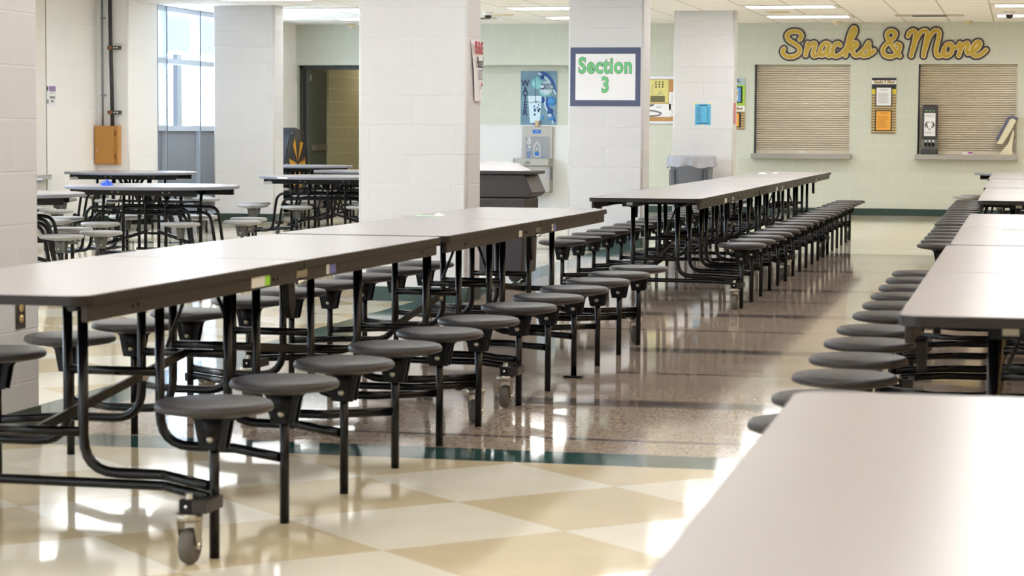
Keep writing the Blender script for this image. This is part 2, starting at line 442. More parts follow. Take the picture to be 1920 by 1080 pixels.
for ix in range(6):
    for iy in range(16):
        lx, ly = -8.98+3.05*ix, 31.1-2.44*iy
        lab = NAMED.get((ix, iy), 'flush rectangular ceiling light among the rows above the tables')
        if first is None:
            first = thing('ceiling_light', lab, 'ceiling light', (lx, ly, CEIL), 0, 'flush ceiling lights')
            link('frame', fme, first); link('diffuser', dme, first)
        else:
            q = dup(first, (lx, ly, CEIL), label=lab)
            if ix >= 4: next(c for c in q.children if c.name.startswith('diffuser')).data = dmw      # warmer tubes on the right
# ------------------------------------------------------------------ long stool tables
def rrect(x0, x1, y0, y1, r, n=6):
    """rounded rectangle; r = radii at (x0y0, x1y0, x1y1, x0y1)"""
    out = []
    for (cx, cy, sx, sy, a0), q in zip(((x0, y0, 1, 1, PI), (x1, y0, -1, 1, 1.5*PI), (x1, y1, -1, -1, 0), (x0, y1, 1, -1, 0.5*PI)), r):
        for i in range(n+1):
            a = a0+PI/2*i/n; out.append((cx+sx*q+q*math.cos(a), cy+sy*q+q*math.sin(a)))
    return out
TW, TL, TZ = 0.38, 1.78, 0.745            # half width, half length, height of the top
SX, SY = 0.616, [-1.4575, -0.8745, -0.2915, 0.2915, 0.8745, 1.4575]
FY = [-1.30, -0.73, -0.14, 0.14, 0.73, 1.30]
SEAT_PROF = [(0, 0.440), (0.148, 0.440), (0.158, 0.437), (0.164, 0.430), (0.1655, 0.422), (0.162, 0.415), (0.150, 0.410), (0.105, 0.402), (0.070, 0.396), (0, 0.396)]
def seat_meshes(seat_mat, cone_mat, sz=0.44):
    d = sz-0.44
    me = MB().lathe([(r, z+d) for r, z in SEAT_PROF], n=40).mesh('seat', seat_mat)
    b = MB().lathe([(0, 0.398+d), (0.04, 0.398+d), (0.036, 0.36+d), (0.027, 0.305+d), (0, 0.305+d)], n=16)
    for s in (-1, 1):
        for y in (-0.022, 0.016):
            b.prism([(s*0.012, 0.399+d), (s*0.068, 0.399+d), (s*0.052, 0.385+d), (s*0.036, 0.305+d), (s*0.012, 0.305+d)], y, y+0.006, 'xz')
        b.prism([(-0.020, 0.399+d), (0.020, 0.399+d), (0.015, 0.305+d), (-0.015, 0.305+d)], s*0.026-0.003, s*0.026+0.003, 'xz')
    bm_ = b.mesh('seat_bracket', cone_mat)
    bo = MB().lathe([(0, -0.040), (0.008, -0.039), (0.010, -0.035), (0.010, 0.0)], n=10, axis='y', c=(0, 0, 0.335+d)).mesh('bolt', ZINC)
    return me, bm_, bo
SEAT_ME, BRK_ME, BOLT_ME = seat_meshes(SEAT, BRK)
POST_ME = MB().tube([(0, 0, 0), (0, 0, 0.40)], 0.0145, 12).mesh('stool_post', PAINT)
FOOT_ME = MB().box(-0.045, 0.045, -0.03, 0.03, 0, 0.012).mesh('foot_plate', PAINT, bevel=0.003)
def caster_parts(parent, loc, rot):
    c = MB().box(-0.020, 0.016, -0.024, 0.03, 0.142, 0.180).build('caster', BRK, parent, loc, bevel=0.002); c.rotation_euler = (0, 0, rot)
    MB().box(0.016, 0.060, -0.024, 0.0, 0.144, 0.178).box(0.035, 0.060, -0.004, 0.10, 0.144, 0.178).build('mount_plate', RAILM, c)
    MB().lathe([(0, -0.026), (0.005, -0.026), (0.005, -0.02), (0, -0.02)], n=8, axis='y', c=(0, 0, 0.161)).build('bolt', CHROME, c)
    f = MB().lathe([(0, 0.142), (0.036, 0.141), (0.038, 0.130), (0.034, 0.119), (0, 0.119)], n=24)
    for s in (-1, 1): f.prism([(-0.026, 0.122), (0.030, 0.122), (0.022, 0.05), (0.004, 0.038), (-0.010, 0.05)], s*0.0255-0.0015, s*0.0255+0.0015, 'yz')
    f.lathe([(0, 0.0), (0.010, 0.0), (0.010, 0.045), (0, 0.045)], c=(0, 0, 0.15), n=10)
    f.build('fork', ZINC, c)
    MB().lathe([(0, -0.020), (0.036, -0.020), (0.044, -0.018), (0.048, -0.011), (0.050, 0), (0.048, 0.011), (0.044, 0.018), (0.036, 0.020), (0, 0.020)], n=28, axis='x', c=(0, 0.004, 0.050)).build('wheel', RUBBER, c)
    MB().lathe([(0, -0.031), (0.009, -0.031), (0.009, 0.031), (0, 0.031)], n=10, axis='x', c=(0, 0.004, 0.050)).build('axle', CHROME, c)
    return c
def make_long_table(label):
    t = thing('cafeteria_table', label, 'cafeteria table', group='long stool tables')
    for s in (-1, 1):
        ya, yb = (-TL, -0.003) if s < 0 else (0.003, TL)
        rad = (0.055, 0.055, 0.008, 0.008) if s < 0 else (0.008, 0.008, 0.055, 0.055)
        top = MB().prism(rrect(-TW+0.003, TW-0.003, ya+0.003, yb-0.003, rad), TZ-0.012, TZ).build('tabletop', LAM, t)
        MB().prism(rrect(-TW, TW, ya, yb, rad), TZ-0.028, TZ-0.0025).build('edge_band', EDGE, top)
        for q in (-1, 1):
            a, b = (-TL+0.05, -0.02) if s < 0 else (0.02, TL-0.05)
            r_ = MB().box(q*0.355-0.010, q*0.355+0.010, a, b, TZ-0.074, TZ-0.028).build('side_rail', RAILM, t, bevel=0.003)
            bo = MB()
            for y in (a+0.30, a+0.34, b-0.25, b-0.21): bo.lathe([(0, 0), (0.006, 0), (0.006, 0.003), (0, 0.003)], n=8, axis='x', c=(q*0.366-0.0015, y, TZ-0.05))
            bo.build('bolt', BRK, r_)
            MB().tube([(q*0.155, a+0.35, TZ-0.062), (q*0.155, b-0.06, TZ-0.062)], 0.016, 8).build('under_rail', PAINT, t)
        MB().box(-0.36, 0.36, s*1.20-0.02, s*1.20+0.02, TZ-0.06, TZ-0.028).build('cross_rail', PAINT, t)
        MB().box(-0.36, 0.36, s*0.16-0.02, s*0.16+0.02, TZ-0.07, TZ-0.028).build('cross_rail', PAINT, t)
        # end latch under the top
        MB().box(-0.16, -0.05, s*1.70-0.012, s*1.70+0.012, TZ-0.06, TZ-0.028).build('latch', PAINT, t)
        MB().box(-0.13, -0.09, s*1.71-0.004, s*1.71+0.004, TZ-0.05, TZ-0.032).build('latch_pin', ZINC, t)
        for q in (-1,): MB().prism([(s*1.72, TZ-0.07), (s*1.60, TZ-0.07), (s*1.64, TZ-0.10), (s*1.65, TZ-0.135), (s*1.675, TZ-0.15), (s*1.69, TZ-0.10)], q*0.325-0.012, q*0.325+0.012, 'yz').build('end_hook', BRK, t, bevel=0.003)
    for q in (-1, 1):      # fold hinge and its release paddle at the middle of each side
        MB().box(q*0.366-0.004, q*0.366+0.004, -0.05, 0.06, TZ-0.06, TZ-0.035).lathe([(0, -0.03), (0.008, -0.03), (0.008, 0.05), (0, 0.05)], n=10, axis='y', c=(q*0.366, 0, TZ-0.075)).build('hinge', CHROME, t)
        MB().prism([(-0.10, TZ-0.075), (-0.03, TZ-0.075), (-0.02, TZ-0.15), (-0.045, TZ-0.195), (-0.065, TZ-0.195), (-0.09, TZ-0.15)], q*0.345-0.012, q*0.345+0.012, 'yz').build('release_paddle', BRK, t, bevel=0.003)
    for i, (fy, sy) in enumerate(zip(FY, SY)):
        end = i in (0, 5)
        for q in (-1, 1):
            pts = fillet([(q*0.155, fy, TZ-0.045), (q*0.155, fy, 0.200), (q*0.40, fy, 0.200), (q*0.604, sy, 0.200)], [0.105, 0.05])
            MB().tube(pts, 0.0155, 10).build('leg', PAINT, t)
            link('stool_post', POST_ME, t, (q*SX, sy, 0))
            s = link('seat', SEAT_ME, t, (q*SX, sy, 0)); link('seat_bracket', BRK_ME, s); link('bolt', BOLT_ME, s)
        h = 0.315 if end else 0.43
        MB().tube([(-0.155, fy, h), (0.155, fy, h)], 0.0145, 10).build('crossbar', PAINT, t)
        if end:
            MB().tube(fillet([(-0.604, sy, 0.169), (-0.40, fy, 0.169), (0.40, fy, 0.169), (0.604, sy, 0.169)], 0.05), 0.0145, 10).build('stretcher', PAINT, t)
            for q in (-1, 1): caster_parts(t, (q*(SX-0.035), sy+(-0.10 if sy < 0 else 0.10), 0), PI if False else (0 if sy < 0 else PI))
    # folding links in the middle
    for s in (-1, 1):
        MB().tube([(s*0.03, 0.02, TZ-0.06), (s*0.13, 0.02, 0.43)], 0.007, 8).build('spring_rod', PAINT, t)
        MB().prism([(s*0.14, 0.415), (s*0.14, 0.445), (s*1.30, 0.325), (s*1.30, 0.295)], -0.005, 0.005, 'yz').build('fold_link', PAINT, t)
        MB().lathe([(0, -0.016), (0.012, -0.016), (0.012, 0.016), (0, 0.016)], n=10, axis='x', c=(0.0, s*0.5, 0.385)).build('bolt', ZINC, t)
    return t
LONG = [  # x, y, turn (deg, clockwise positive), label
 (-2.755, 7.37, 1.0, 'long table in the left row with a green and white sticker on its rail'),
 (-2.705, 11.0, 0.7, 'long table joined behind the green-stickered one, ending near the broad central column'),
 (-2.45, 16.70, 0.0, 'long table heading the middle row, its black end frame and chrome caster facing the aisle'),
 (-2.455, 20.27, 0.0, 'long table in the middle of the three-table row that leads towards the first shutter'),
 (-2.47, 23.84, 0.0, 'long table at the far end of the middle row with white scraps on its top'),
 (0.02, 2.12, -0.4, 'long table whose blurred pale top fills the bottom right corner'),
 (0.09, 7.37, 0.0, 'long table behind the blurred corner table, a thick dark leg under its end'),
 (0.10, 10.98, 0.0, 'long table with a green smear on its pale top at the right edge'),
 (0.09, 17.08, 0.0, 'long table beyond the gap in the right row, its dark end facing the green-smeared table'),
 (0.07, 20.75, 0.0, 'long table in the right row, between the dark-ended one and the furthest one'),
 (0.05, 24.40, 0.0, 'furthest long table of the right row, below the shutter with the ram-horn dispenser'),
]
proto = make_long_table(LONG[0][3])
tables = []
for i, (x, y, a, lab) in enumerate(LONG):
    t = proto if i == 0 else dup(proto, label=lab)
    t.location = (x, y, 0); t.rotation_euler = (0, 0, -math.radians(a)); tables.append(t)
STK = plain('sticker_white', rgb(226, 224, 216), 0.5); STG = plain('sticker_green', rgb(150, 214, 40), 0.5); STB = plain('sticker_blue', rgb(96, 104, 168), 0.5)
def sticker(t, y, wdt, h, extra=None, ew=0.0):
    s = MB().box(0.3655, 0.367, y, y+wdt, TZ-0.066, TZ-0.066+h).build('sticker', STK, t); s['label'] = 'white rail sticker'
    if extra: MB().box(0.3665, 0.3678, y+wdt-ew, y+wdt, TZ-0.066, TZ-0.066+h).build('colour_patch', extra, s)
sticker(tables[0], -0.48, 0.17, 0.034, STG, 0.045); sticker(tables[0], 0.28, 0.10, 0.034, STB, 0.07)
sticker(tables[1], -0.40, 0.06, 0.030); sticker(tables[1], 0.33, 0.10, 0.034, STB, 0.06)
sticker(tables[2], -0.45, 0.12, 0.03); sticker(tables[3], -0.5, 0.14, 0.03)
p = link('foot_plate', FOOT_ME, tables[1], (SX, SY[2], 0))

# ------------------------------------------------------------------ round stool tables
RS, RT, RR = 0.395, 0.69, 0.76
RSEAT, RBRK, RBOLT = seat_meshes(SEATG, CONEG, RS)
RPOST = MB().tube([(0, 0, 0), (0, 0, RS-0.04)], 0.0145, 10).mesh('stool_post', PAINT)
RIM = plain('grey_blue_edge', rgb(120, 122, 134), 0.4)
def make_round_table(label):
    t = thing('round_stool_table', label, 'round table', group='round stool tables')
    top = MB().lathe([(0, RT), (RR-0.004, RT), (RR-0.004, RT-0.01), (0, RT-0.01)], n=72, smooth=False).build('tabletop', LAM, t)
    MB().lathe([(0, RT-0.002), (RR-0.003, RT-0.002), (RR, RT-0.006), (RR, RT-0.024), (RR-0.006, RT-0.028), (0, RT-0.028)], n=72, smooth=False).build('edge_band', RIM, top)
    for s in (-1, 1):
        r_ = MB().box(-0.62, 0.62, s*0.34-0.012, s*0.34+0.012, RT-0.085, RT-0.028).build('side_rail', PAINT, t, bevel=0.003)
        bo = MB()
        for x in (-0.56, -0.2, -0.14, 0.3, 0.36): bo.lathe([(0, -0.004), (0.008, -0.004), (0.008, 0.004), (0, 0.004)], n=8, axis='y', c=(x, s*0.352, RT-0.055))
        bo.build('bolt', ZINC, r_)
        # nested hoops: rise from the stool arms, run across under the top and come down again
        for d in (0.0, 0.05):
            y = s*(0.27-d)
            pts = fillet([(-0.80, y, 0.10+d*0.2), (-0.56+d, y, 0.10+d*0.2), (-0.50+d, y, 0.50-d), (0.50-d, y, 0.50-d), (0.56-d, y, 0.10+d*0.2), (0.80, y, 0.10+d*0.2)], 0.10)
            MB().tube(pts, 0.0145, 10).build('hoop', PAINT, t)
        for x in (-0.30, -0.10, 0.12, 0.32):
            MB().tube(fillet([(x, s*0.31, RT-0.03), (x-0.015, s*0.31, 0.5), (x-0.015, s*0.31, 0.11)], 0.05), 0.0145, 8).build('leg', PAINT, t)
        MB().tube([(-0.34, s*0.31, 0.11), (0.34, s*0.31, 0.11)], 0.0145, 8).build('stretcher', PAINT, t)
        MB().tube([(-0.31, s*0.31, 0.25), (-0.11, s*0.31, 0.25)], 0.012, 8).build('crossbar', PAINT, t)
        MB().tube([(s*0.06, 0, RT-0.06), (s*0.16, 0, 0.28)], 0.009, 8).build('spring_rod', PAINT, t)
        MB().prism([(s*0.05, 0.27), (s*0.05, 0.30), (s*0.50, 0.17), (s*0.50, 0.14)], -0.008, 0.008, 'xz').build('fold_link', PAINT, t)
        MB().box(-0.62, -0.52, s*0.352-0.003, s*0.352+0.003, RT-0.09, RT-0.06).build('latch', ZINC, t)
        # truss plate under the top
        MB().box(-0.40, 0.40, s*0.10-0.006, s*0.10+0.006, RT-0.15, RT-0.135).prism([(-0.16, RT-0.03), (-0.12, RT-0.03), (-0.06, RT-0.14), (-0.10, RT-0.14)], s*0.10-0.006, s*0.10+0.006, 'xz').prism([(0.16, RT-0.03), (0.12, RT-0.03), (0.06, RT-0.14), (0.10, RT-0.14)], s*0.10-0.006, s*0.10+0.006, 'xz').build('truss', PAINT, t)
        c = caster_parts(t, (s*0.80, -s*0.40, 0), 0.4)
    for kx in range(8):
        a = kx*PI/4; px, py = 0.88*math.cos(a), 0.88*math.sin(a)
        link('stool_post', RPOST, t, (px, py, 0))
        s = link('seat', RSEAT, t, (px, py, 0), (0, 0, a)); link('seat_bracket', RBRK, s); link('bolt', RBOLT, s)
        if kx in (2, 6): arm = [(0, py, 0.12), (0, math.copysign(0.31, py), 0.12)]
        elif kx in (0, 4): arm = [(px, 0, 0.11), (math.copysign(0.80, px), 0, 0.11)]
        else: arm = [(px, py, 0.11), (math.copysign(0.60, px), math.copysign(0.28, py), 0.11)]
        MB().tube(arm, 0.0145, 8).build('stool_arm', PAINT, t)
    for s in (-1, 1): MB().tube([(s*0.79, -0.27, 0.10), (s*0.79, 0.27, 0.10)], 0.0145, 8).build('stretcher', PAINT, t)
    return t
ROUND = [
 (-7.46, 18.80, -8, 'round table with a bright blue scrap lying on its pale top'),
 (-10.0, 24.55, 6, 'round table just in front of the wooden wall cabinet, by the left wall'),
 (-7.76, 16.10, 20, 'round table partly cut off by the tan column at the left edge'),
 (-7.25, 23.38, -6, 'round table with a pale sticker on its rim, half behind the broad central column'),
 (-7.70, 26.72, 10, 'round table showing only its rim beside the central column, behind the stickered one'),
 (-9.78, 30.00, 0, 'round table in front of the open dark door and the black drum'),
 (-9.95, 20.2, 22, 'round table hidden behind the tan column, only its grey stools peeking past the edge'),
 (0.16, 29.4, 15, 'round table against the counter wall at the right edge, its rim and grey stools showing'),
]
rp = make_round_table(ROUND[0][3])
for i, (x, y, a, lab) in enumerate(ROUND):
    t = rp if i == 0 else dup(rp, label=lab)
    t.location = (x, y, 0); t.rotation_euler = (0, 0, math.radians(a))
    if i == 3:
        s = MB().box(-0.02, 0.13, -RR-0.001, -RR+0.02, RT-0.02, RT-0.004).build('sticker', STK, t, (0.0, 0, 0)); s.rotation_euler = (0, 0, math.radians(-22)); s['label'] = 'pale rim sticker'
# ------------------------------------------------------------------ painted lettering drawn as round-ended strokes
def smooth(pts, k=6):
    P = [pts[0]]+list(pts)+[pts[-1]]; out = []
    for i in range(1, len(P)-2):
        p0, p1, p2, p3 = P[i-1], P[i], P[i+1], P[i+2]
        for j in range(k):
            t = j/k
            out.append(tuple(0.5*((2*p1[d])+(-p0[d]+p2[d])*t+(2*p0[d]-5*p1[d]+4*p2[d]-p3[d])*t*t+(-p0[d]+3*p1[d]-3*p2[d]+p3[d])*t**3) for d in (0, 1)))
    out.append(pts[-1]); return out
def strokes(paths, hw, fn, y0, y1, m=None):
    """fn maps drawing coordinates to (x, z); ribbons of half width hw with round ends and joints"""
    m = m or MB(); e = 0
    for path in paths:
        Q = [Vector(fn(*p)) for p in smooth(path)]
        for i, q in enumerate(Q):
            e = (e+1) % 31; ya = y0-e*2.5e-5      # each piece a hair apart, no coincident faces
            m.prism([(q.x+hw*math.cos(2*PI*j/14), q.y+hw*math.sin(2*PI*j/14)) for j in range(14)], ya, y1, 'xz')
            if i:
                d = (q-Q[i-1])
                if d.length < 1e-6: continue
                n = Vector((-d.y, d.x)).normalized()*hw
                m.prism([tuple(Q[i-1]-n), tuple(q-n), tuple(q+n), tuple(Q[i-1]+n)], ya-1.2e-5, y1, 'xz')
    return m
SNACKS = [
 [(262,150),(278,125),(266,98),(235,85),(195,86),(163,105),(158,132),(182,162),(228,188),(258,214),(264,246),(243,273),(205,288),(163,287),(132,268),(122,242),(132,224)],
 [(330,180),(322,225),(314,276)], [(316,262),(336,212),(372,180),(392,186),(384,228),(374,266),(388,282),(418,268),(440,244)],
 [(508,190),(476,180),(446,204),(430,244),(438,274),(464,272),(490,234),(506,192),(498,236),(494,266),(508,282),(536,262)],
 [(598,196),(580,182),(556,192),(538,226),(536,262),(556,284),(592,276),(624,248)],
 [(610,262),(652,214),(698,132),(720,82),(712,58),(694,70),(674,122),(654,206),(642,280)],
 [(648,252),(686,194),(720,176),(736,188),(720,212),(684,232),(704,250),(716,274),(742,278),(772,256)],
 [(758,266),(800,224),(830,176),(834,206),(838,240),(820,272),(788,282),(764,268)], [(822,278),(850,264),(876,240)]]
AMP = [[(1086,282),(1048,236),(1002,168),(980,122),(992,90),(1022,84),(1048,102),(1040,134),(1004,166),(966,200),(948,240),(966,276),(1010,288),(1056,270),(1084,226),(1086,198),(1060,188)]]
MORE = [
 [(1152,124),(1168,92),(1196,82),(1212,104),(1204,170),(1190,232),(1180,282)],
 [(1192,240),(1216,158),(1252,96),(1288,82),(1308,102),(1298,168),(1286,232),(1280,282)],
 [(1290,236),(1314,156),(1350,94),(1384,80),(1404,102),(1394,170),(1380,238),(1392,280),(1420,280),(1450,252)],
 [(1500,188),(1468,192),(1444,226),(1438,264),(1460,284),(1492,272),(1512,234),(1502,192),(1516,212),(1548,214),(1574,190)],
 [(1572,184),(1578,216),(1570,256),(1564,282)], [(1572,250),(1596,204),(1630,180),(1636,206),(1628,246),(1640,264)],
 [(1636,262),(1682,248),(1722,216),(1734,184),(1712,172),(1686,196),(1670,238),(1682,276),(1716,282),(1752,264),(1782,236)]]
GOLD = plain('gold_paint', rgb(196, 164, 52), 0.45, var=0.05)
DARKV = plain('plum_black', rgb(58, 46, 50), 0.5)
CREAMV = plain('cream_vinyl', rgb(232, 222, 186), 0.5)
SX0, SZ = 1.0/4.3636/132.4, 0.00778/4.3636
def smap(x, y): return (-3.47-21/132.4+x*SX0, 2.70-(y-48)*SZ)
sgn = thing('wall_sign', 'big gold script letters reading Snacks & More above the two shutters', 'sign', (0, YB, 0))
for paths in (SNACKS, AMP, MORE):
    a = strokes(paths, 0.060, smap, -0.014, 0.0).build('lettering', DARKV, sgn)
    strokes(paths, 0.035, smap, -0.018, -0.014).build('highlight', CREAMV, a)
    strokes(paths, 0.0245, smap, -0.022, -0.018).build('gold_face', GOLD, a)

# ------------------------------------------------------------------ shutters and counters
SLAT = plain('shutter_metal', rgb(204, 193, 175), 0.40, metal=0.45, var=0.04)
def shutter(n, x0, x1, z0, z1, label):
    t = thing('roll_shutter', label, 'shutter', ((x0+x1)/2, YB+0.12, z0))
    hw, hh = (x1-x0)/2, z1-z0
    m = MB(); prof = []; nsl = 38; p = (hh-0.05)/nsl
    for i in range(nsl):
        z = 0.05+i*p
        prof += [(0.004, z), (-0.010, z+p*0.22), (-0.014, z+p*0.5), (-0.012, z+p*0.85)]
    prof += [(0.004, hh), (0.01, hh), (0.01, 0.05)]
    m.prism(prof, -hw+0.02, hw-0.02, 'yz'); m.build('curtain', SLAT, t)
    MB().box(-hw+0.02, hw-0.02, -0.022, 0.012, 0.0, 0.052).build('bottom_bar', SLAT, t)
    for s, m_ in ((-1, GASKET), (1, SLAT)): MB().box(s*hw-0.022, s*hw+0.022, -0.03, 0.02, 0, hh).build('guide', m_, t)
    MB().box(-0.06, 0.05, -0.0235, -0.022, 0.016, 0.03).build('decal', PAPER, t)
    return t
shutter(1, S1[0], S1[1], 0.88, S1[3], 'closed metal roll shutter below the Snacks word, its counter empty')
shutter(2, S2[0], S2[1], 0.885, S2[3], 'closed metal roll shutter below the word More, with a dispenser in front')
def counter(x0, x1, zt, label):
    t = MB().box(x0-0.025, x1+0.025, -0.17, -0.001, -0.075, 0).build('counter_ledge', STEEL, None, (0, YB, zt), bevel=0.004)
    return tag(t, label, 'counter')
counter(S1[0], S1[1], 0.88, 'bare steel counter ledge under the shutter below the Snacks word')
counter(S2[0], S2[1], 0.885, 'steel counter ledge holding the ram-horn dispenser and tilted terminal')

# dispenser on the second counter
YC = YB-0.06
d = thing('napkin_dispenser', 'tall black dispenser with white ram-horn panel and three dark spouts', 'dispenser', (-1.305, YC, 0.885))
DK = plain('dark_grey_casing', rgb(58, 58, 62), 0.4); GM = plain('gunmetal', rgb(104, 110, 106), 0.4)
MB().box(-0.108, 0.108, -0.02, 0.10, 0.215, 0.70).build('body', DK, d, bevel=0.02, seg=3)
MB().box(-0.100, 0.112, -0.01, 0.10, 0.07, 0.215).build('lower_panel', GM, d, bevel=0.006)
MB().box(-0.125, 0.118, -0.08, 0.10, 0.0, 0.075).build('base', DK, d, bevel=0.012)
pn = MB().box(-0.078, 0.078, -0.024, -0.020, 0.26, 0.585).build('front_panel', PAPER, d)
text('logo', 'HOLT', 0.05, GREYINK, pn, (0, -0.025, 0.545), sx=1.0); text('logo', 'HOLT', 0.05, GREYINK, pn, (0, -0.025, 0.305))
horn = []
for s in (-1, 1):
    horn += [[(s*0.004,0.345),(s*0.022,0.37),(s*0.034,0.40),(s*0.046,0.425)], [(s*0.010,0.455),(s*0.030,0.462),(s*0.048,0.450),(s*0.058,0.425),(s*0.052,0.40)],
             [(s*0.026,0.440),(s*0.040,0.442),(s*0.050,0.428)], [(s*0.068,0.42),(s*0.062,0.395),(s*0.050,0.375)], [(s*0.058,0.44),(s*0.046,0.415),(s*0.036,0.385)]]
strokes(horn, 0.0042, lambda x, z: (x, z), -0.0255, -0.0242).build('ram_horn_mark', INK, pn)
GRN = plain('green_indicator', rgb(120, 200, 90), 0.4)
for x in (-0.052, 0.0, 0.052):
    MB().box(x-0.012, x+0.012, -0.022, -0.02, 0.612, 0.624).build('indicator', GRN, d)
    sp = MB().box(x-0.018, x+0.018, -0.035, -0.01, 0.125, 0.165).prism([(x-0.006, 0.125), (x+0.006, 0.125), (x+0.003, 0.095), (x-0.003, 0.095)], -0.03, -0.012, 'xz').build('spout', BRK, d)
    MB().box(x-0.009, x+0.009, -0.013, -0.010, 0.17, 0.20).build('tag', PAPER, sp)

# tilted payment terminal
TER = plain('putty_plastic', rgb(214, 208, 180), 0.45); TERD = plain('slate_plastic', rgb(92, 92, 116), 0.4)
t = thing('payment_terminal', 'tilted cream terminal with slate screen edge on a flared stand', 'terminal', (-0.20, YC-0.03, 0.885))
MB().prism([(-0.14, 0), (0.085, 0), (0.055, 0.02), (0.045, 0.08), (0.072, 0.34), (0.05, 0.345), (-0.01, 0.16)], -0.05, 0.05, 'xz').build('stand', TER, t, bevel=0.004)
def rotp(pts, a, c): return [(c[0]+x*math.cos(a)-z*math.sin(a), c[1]+x*math.sin(a)+z*math.cos(a)) for x, z in pts]
A = -math.radians(27)
MB().prism(rotp([(-0.045, -0.22), (0.03, -0.19), (0.045, -0.05), (0.045, 0.18), (0.03, 0.20), (-0.02, 0.20), (-0.045, 0.17)], A, (-0.03, 0.33)), -0.09, 0.09, 'xz').build('casing', TER, t, bevel=0.006)
MB().prism(rotp([(-0.085, -0.16), (-0.045, -0.20), (-0.045, 0.17), (-0.02, 0.202), (0.05, 0.202), (0.05, 0.235), (-0.04, 0.235), (-0.085, 0.18)], A, (-0.03, 0.33)), -0.092, 0.092, 'xz').build('screen_bezel', TERD, t, bevel=0.004)
b = MB().box(-0.075, 0.068, -0.03, 0.03, 0, 0.012).build('card_box', PAPER, None, (-0.765, YC-0.04, 0.885)); tag(b, 'small white and purple box lying on the counter between dispenser and terminal', 'box')
MB().box(0.0, 0.068, -0.032, 0.032, 0.012, 0.034).build('purple_lid', plain('purple_card', rgb(150, 50, 150), 0.5), b)

# ------------------------------------------------------------------ boards and posters on the serving wall
BLK = plain('black_mount', rgb(34, 33, 36), 0.5); YEL = plain('yellow_print', rgb(214, 200, 50), 0.5); ORG = plain('orange_paper', rgb(236, 170, 62), 0.55)
kk = NT('brown_stripe_print'); sx_ = kk.n('ShaderNodeSeparateXYZ'); kk.l(kk.coord(), sx_.inputs[0])
fr = kk.math('FRACT', kk.math('MULTIPLY', sx_.outputs[2], 26.0))
nz_ = kk.noise(kk.coord(), 5, 2)
kk.set(kk.mix(kk.math('GREATER_THAN', fr, 0.45), kk.mix(nz_, rgb(110, 84, 60), rgb(132, 112, 80)), kk.mix(nz_, rgb(206, 192, 140), rgb(180, 150, 96))), 0.55)
STRIPE = kk.m
def lines(par, x0, x1, z0, z1, n, y, mat=GREYINK, ragged=True, h=0.35):
    m = MB(); p = (z1-z0)/n
    for i in range(n):
        e = x1-(random.random()*0.35*(x1-x0) if ragged else 0)
        m.box(x0, e, y-0.0006, y, z1-i*p-p*h, z1-i*p)
    return m.build('print', mat, par)
def menu_board(x0, x1, z0, z1, label):
    cx, wv, hv = (x0+x1)/2, x1-x0, z1-z0
    t = thing('menu_board', label, 'poster', (cx, YB, z0))
    MB().box(-wv/2, wv/2, -0.012, 0, 0, hv).build('board', STRIPE, t)
    bd = MB().box(-wv/2, wv/2, -0.013, -0.012, hv*0.80, hv).build('header', BLK, t)
    MB().box(-wv/2, wv/2, -0.0135, -0.013, hv*0.885, hv*0.955).build('header_band', PAPER, bd)
    text('lettering', 'Snacks & More', 0.062, INK, bd, (0, -0.0138, hv*0.925), fat=0.0035, sx=0.78, shear=0.3)
    text('lettering', 'Snacks & More', 0.062, GOLD, bd, (0, -0.0150, hv*0.925), fat=0.001, sx=0.78, shear=0.3)
    MB().box(-wv/2, wv/2, -0.013, -0.012, hv*0.72, hv*0.80).build('yellow_band', YEL, t)
    for za, zb, mat, nm in ((0.485, 0.84, PAPER, 'white_sheet'), (0.045, 0.42, ORG, 'orange_sheet')):
        f = MB().box(-wv*0.345, wv*0.345, -0.020, -0.012, hv*za, hv*zb).build('sheet_frame', BLK, t)
        MB().box(-wv*0.30, wv*0.30, -0.0215, -0.020, hv*(za+0.018), hv*(zb-0.018)).build(nm, mat, f)
        ink = GREYINK if mat is PAPER else plain('brown_ink', rgb(176, 110, 40), 0.6)
        lines(f, -wv*0.16, wv*0.16, hv*(zb-0.075), hv*(zb-0.04), 2, -0.0215, ink, False)
        lines(f, -wv*0.24, wv*0.24, hv*(za+0.05), hv*(zb-0.11), 12, -0.0215, ink)
    return t
menu_board(-2.135, -1.79, 1.175, 1.97, 'narrow striped menu board with white and orange sheets, between the two shutters')
t = thing('notice_board', 'colourful narrow poster board half hidden by the far column, beside the first shutter', 'poster', (-4.13, YB, 1.22))
MB().box(-0.175, 0.175, -0.012, 0, 0, 0.745).build('board', STRIPE, t)
tp = MB().box(-0.175, 0.175, -0.013, -0.012, 0.645, 0.745).build('header', plain('grey_blue_print', rgb(168, 190, 196), 0.5), t)
text('lettering', 'AL', 0.07, INK, tp, (0.075, -0.0135, 0.705), fat=0.002, sx=0.8)
MB().box(-0.175, 0.175, -0.013, -0.012, 0.35, 0.645).build('green_panel', plain('lime_print', rgb(166, 214, 60), 0.5), t)
f = MB().box(-0.14, 0.14, -0.02, -0.012, 0.385, 0.625).build('sheet_frame', BLK, t)
MB().box(-0.115, 0.115, -0.0215, -0.02, 0.40, 0.61).build('blue_sheet', plain('sky_print', rgb(96, 156, 206), 0.5), f)
MB().box(-0.115, 0.075, -0.0225, -0.0215, 0.42, 0.585).build('flyer', PAPER, f)
MB().box(-0.115, 0.07, -0.0230, -0.0225, 0.50, 0.56).build('flyer_band', GOLD, f)
MB().lathe([(0, -0.001), (0.026, -0.001), (0.026, 0), (0, 0)], axis='y', c=(0.025, -0.0225, 0.47), n=20).build('seal', STB, f)
bd = MB().box(-0.175, 0.175, -0.013, -0.012, 0.265, 0.345).build('band', PAPER, t)
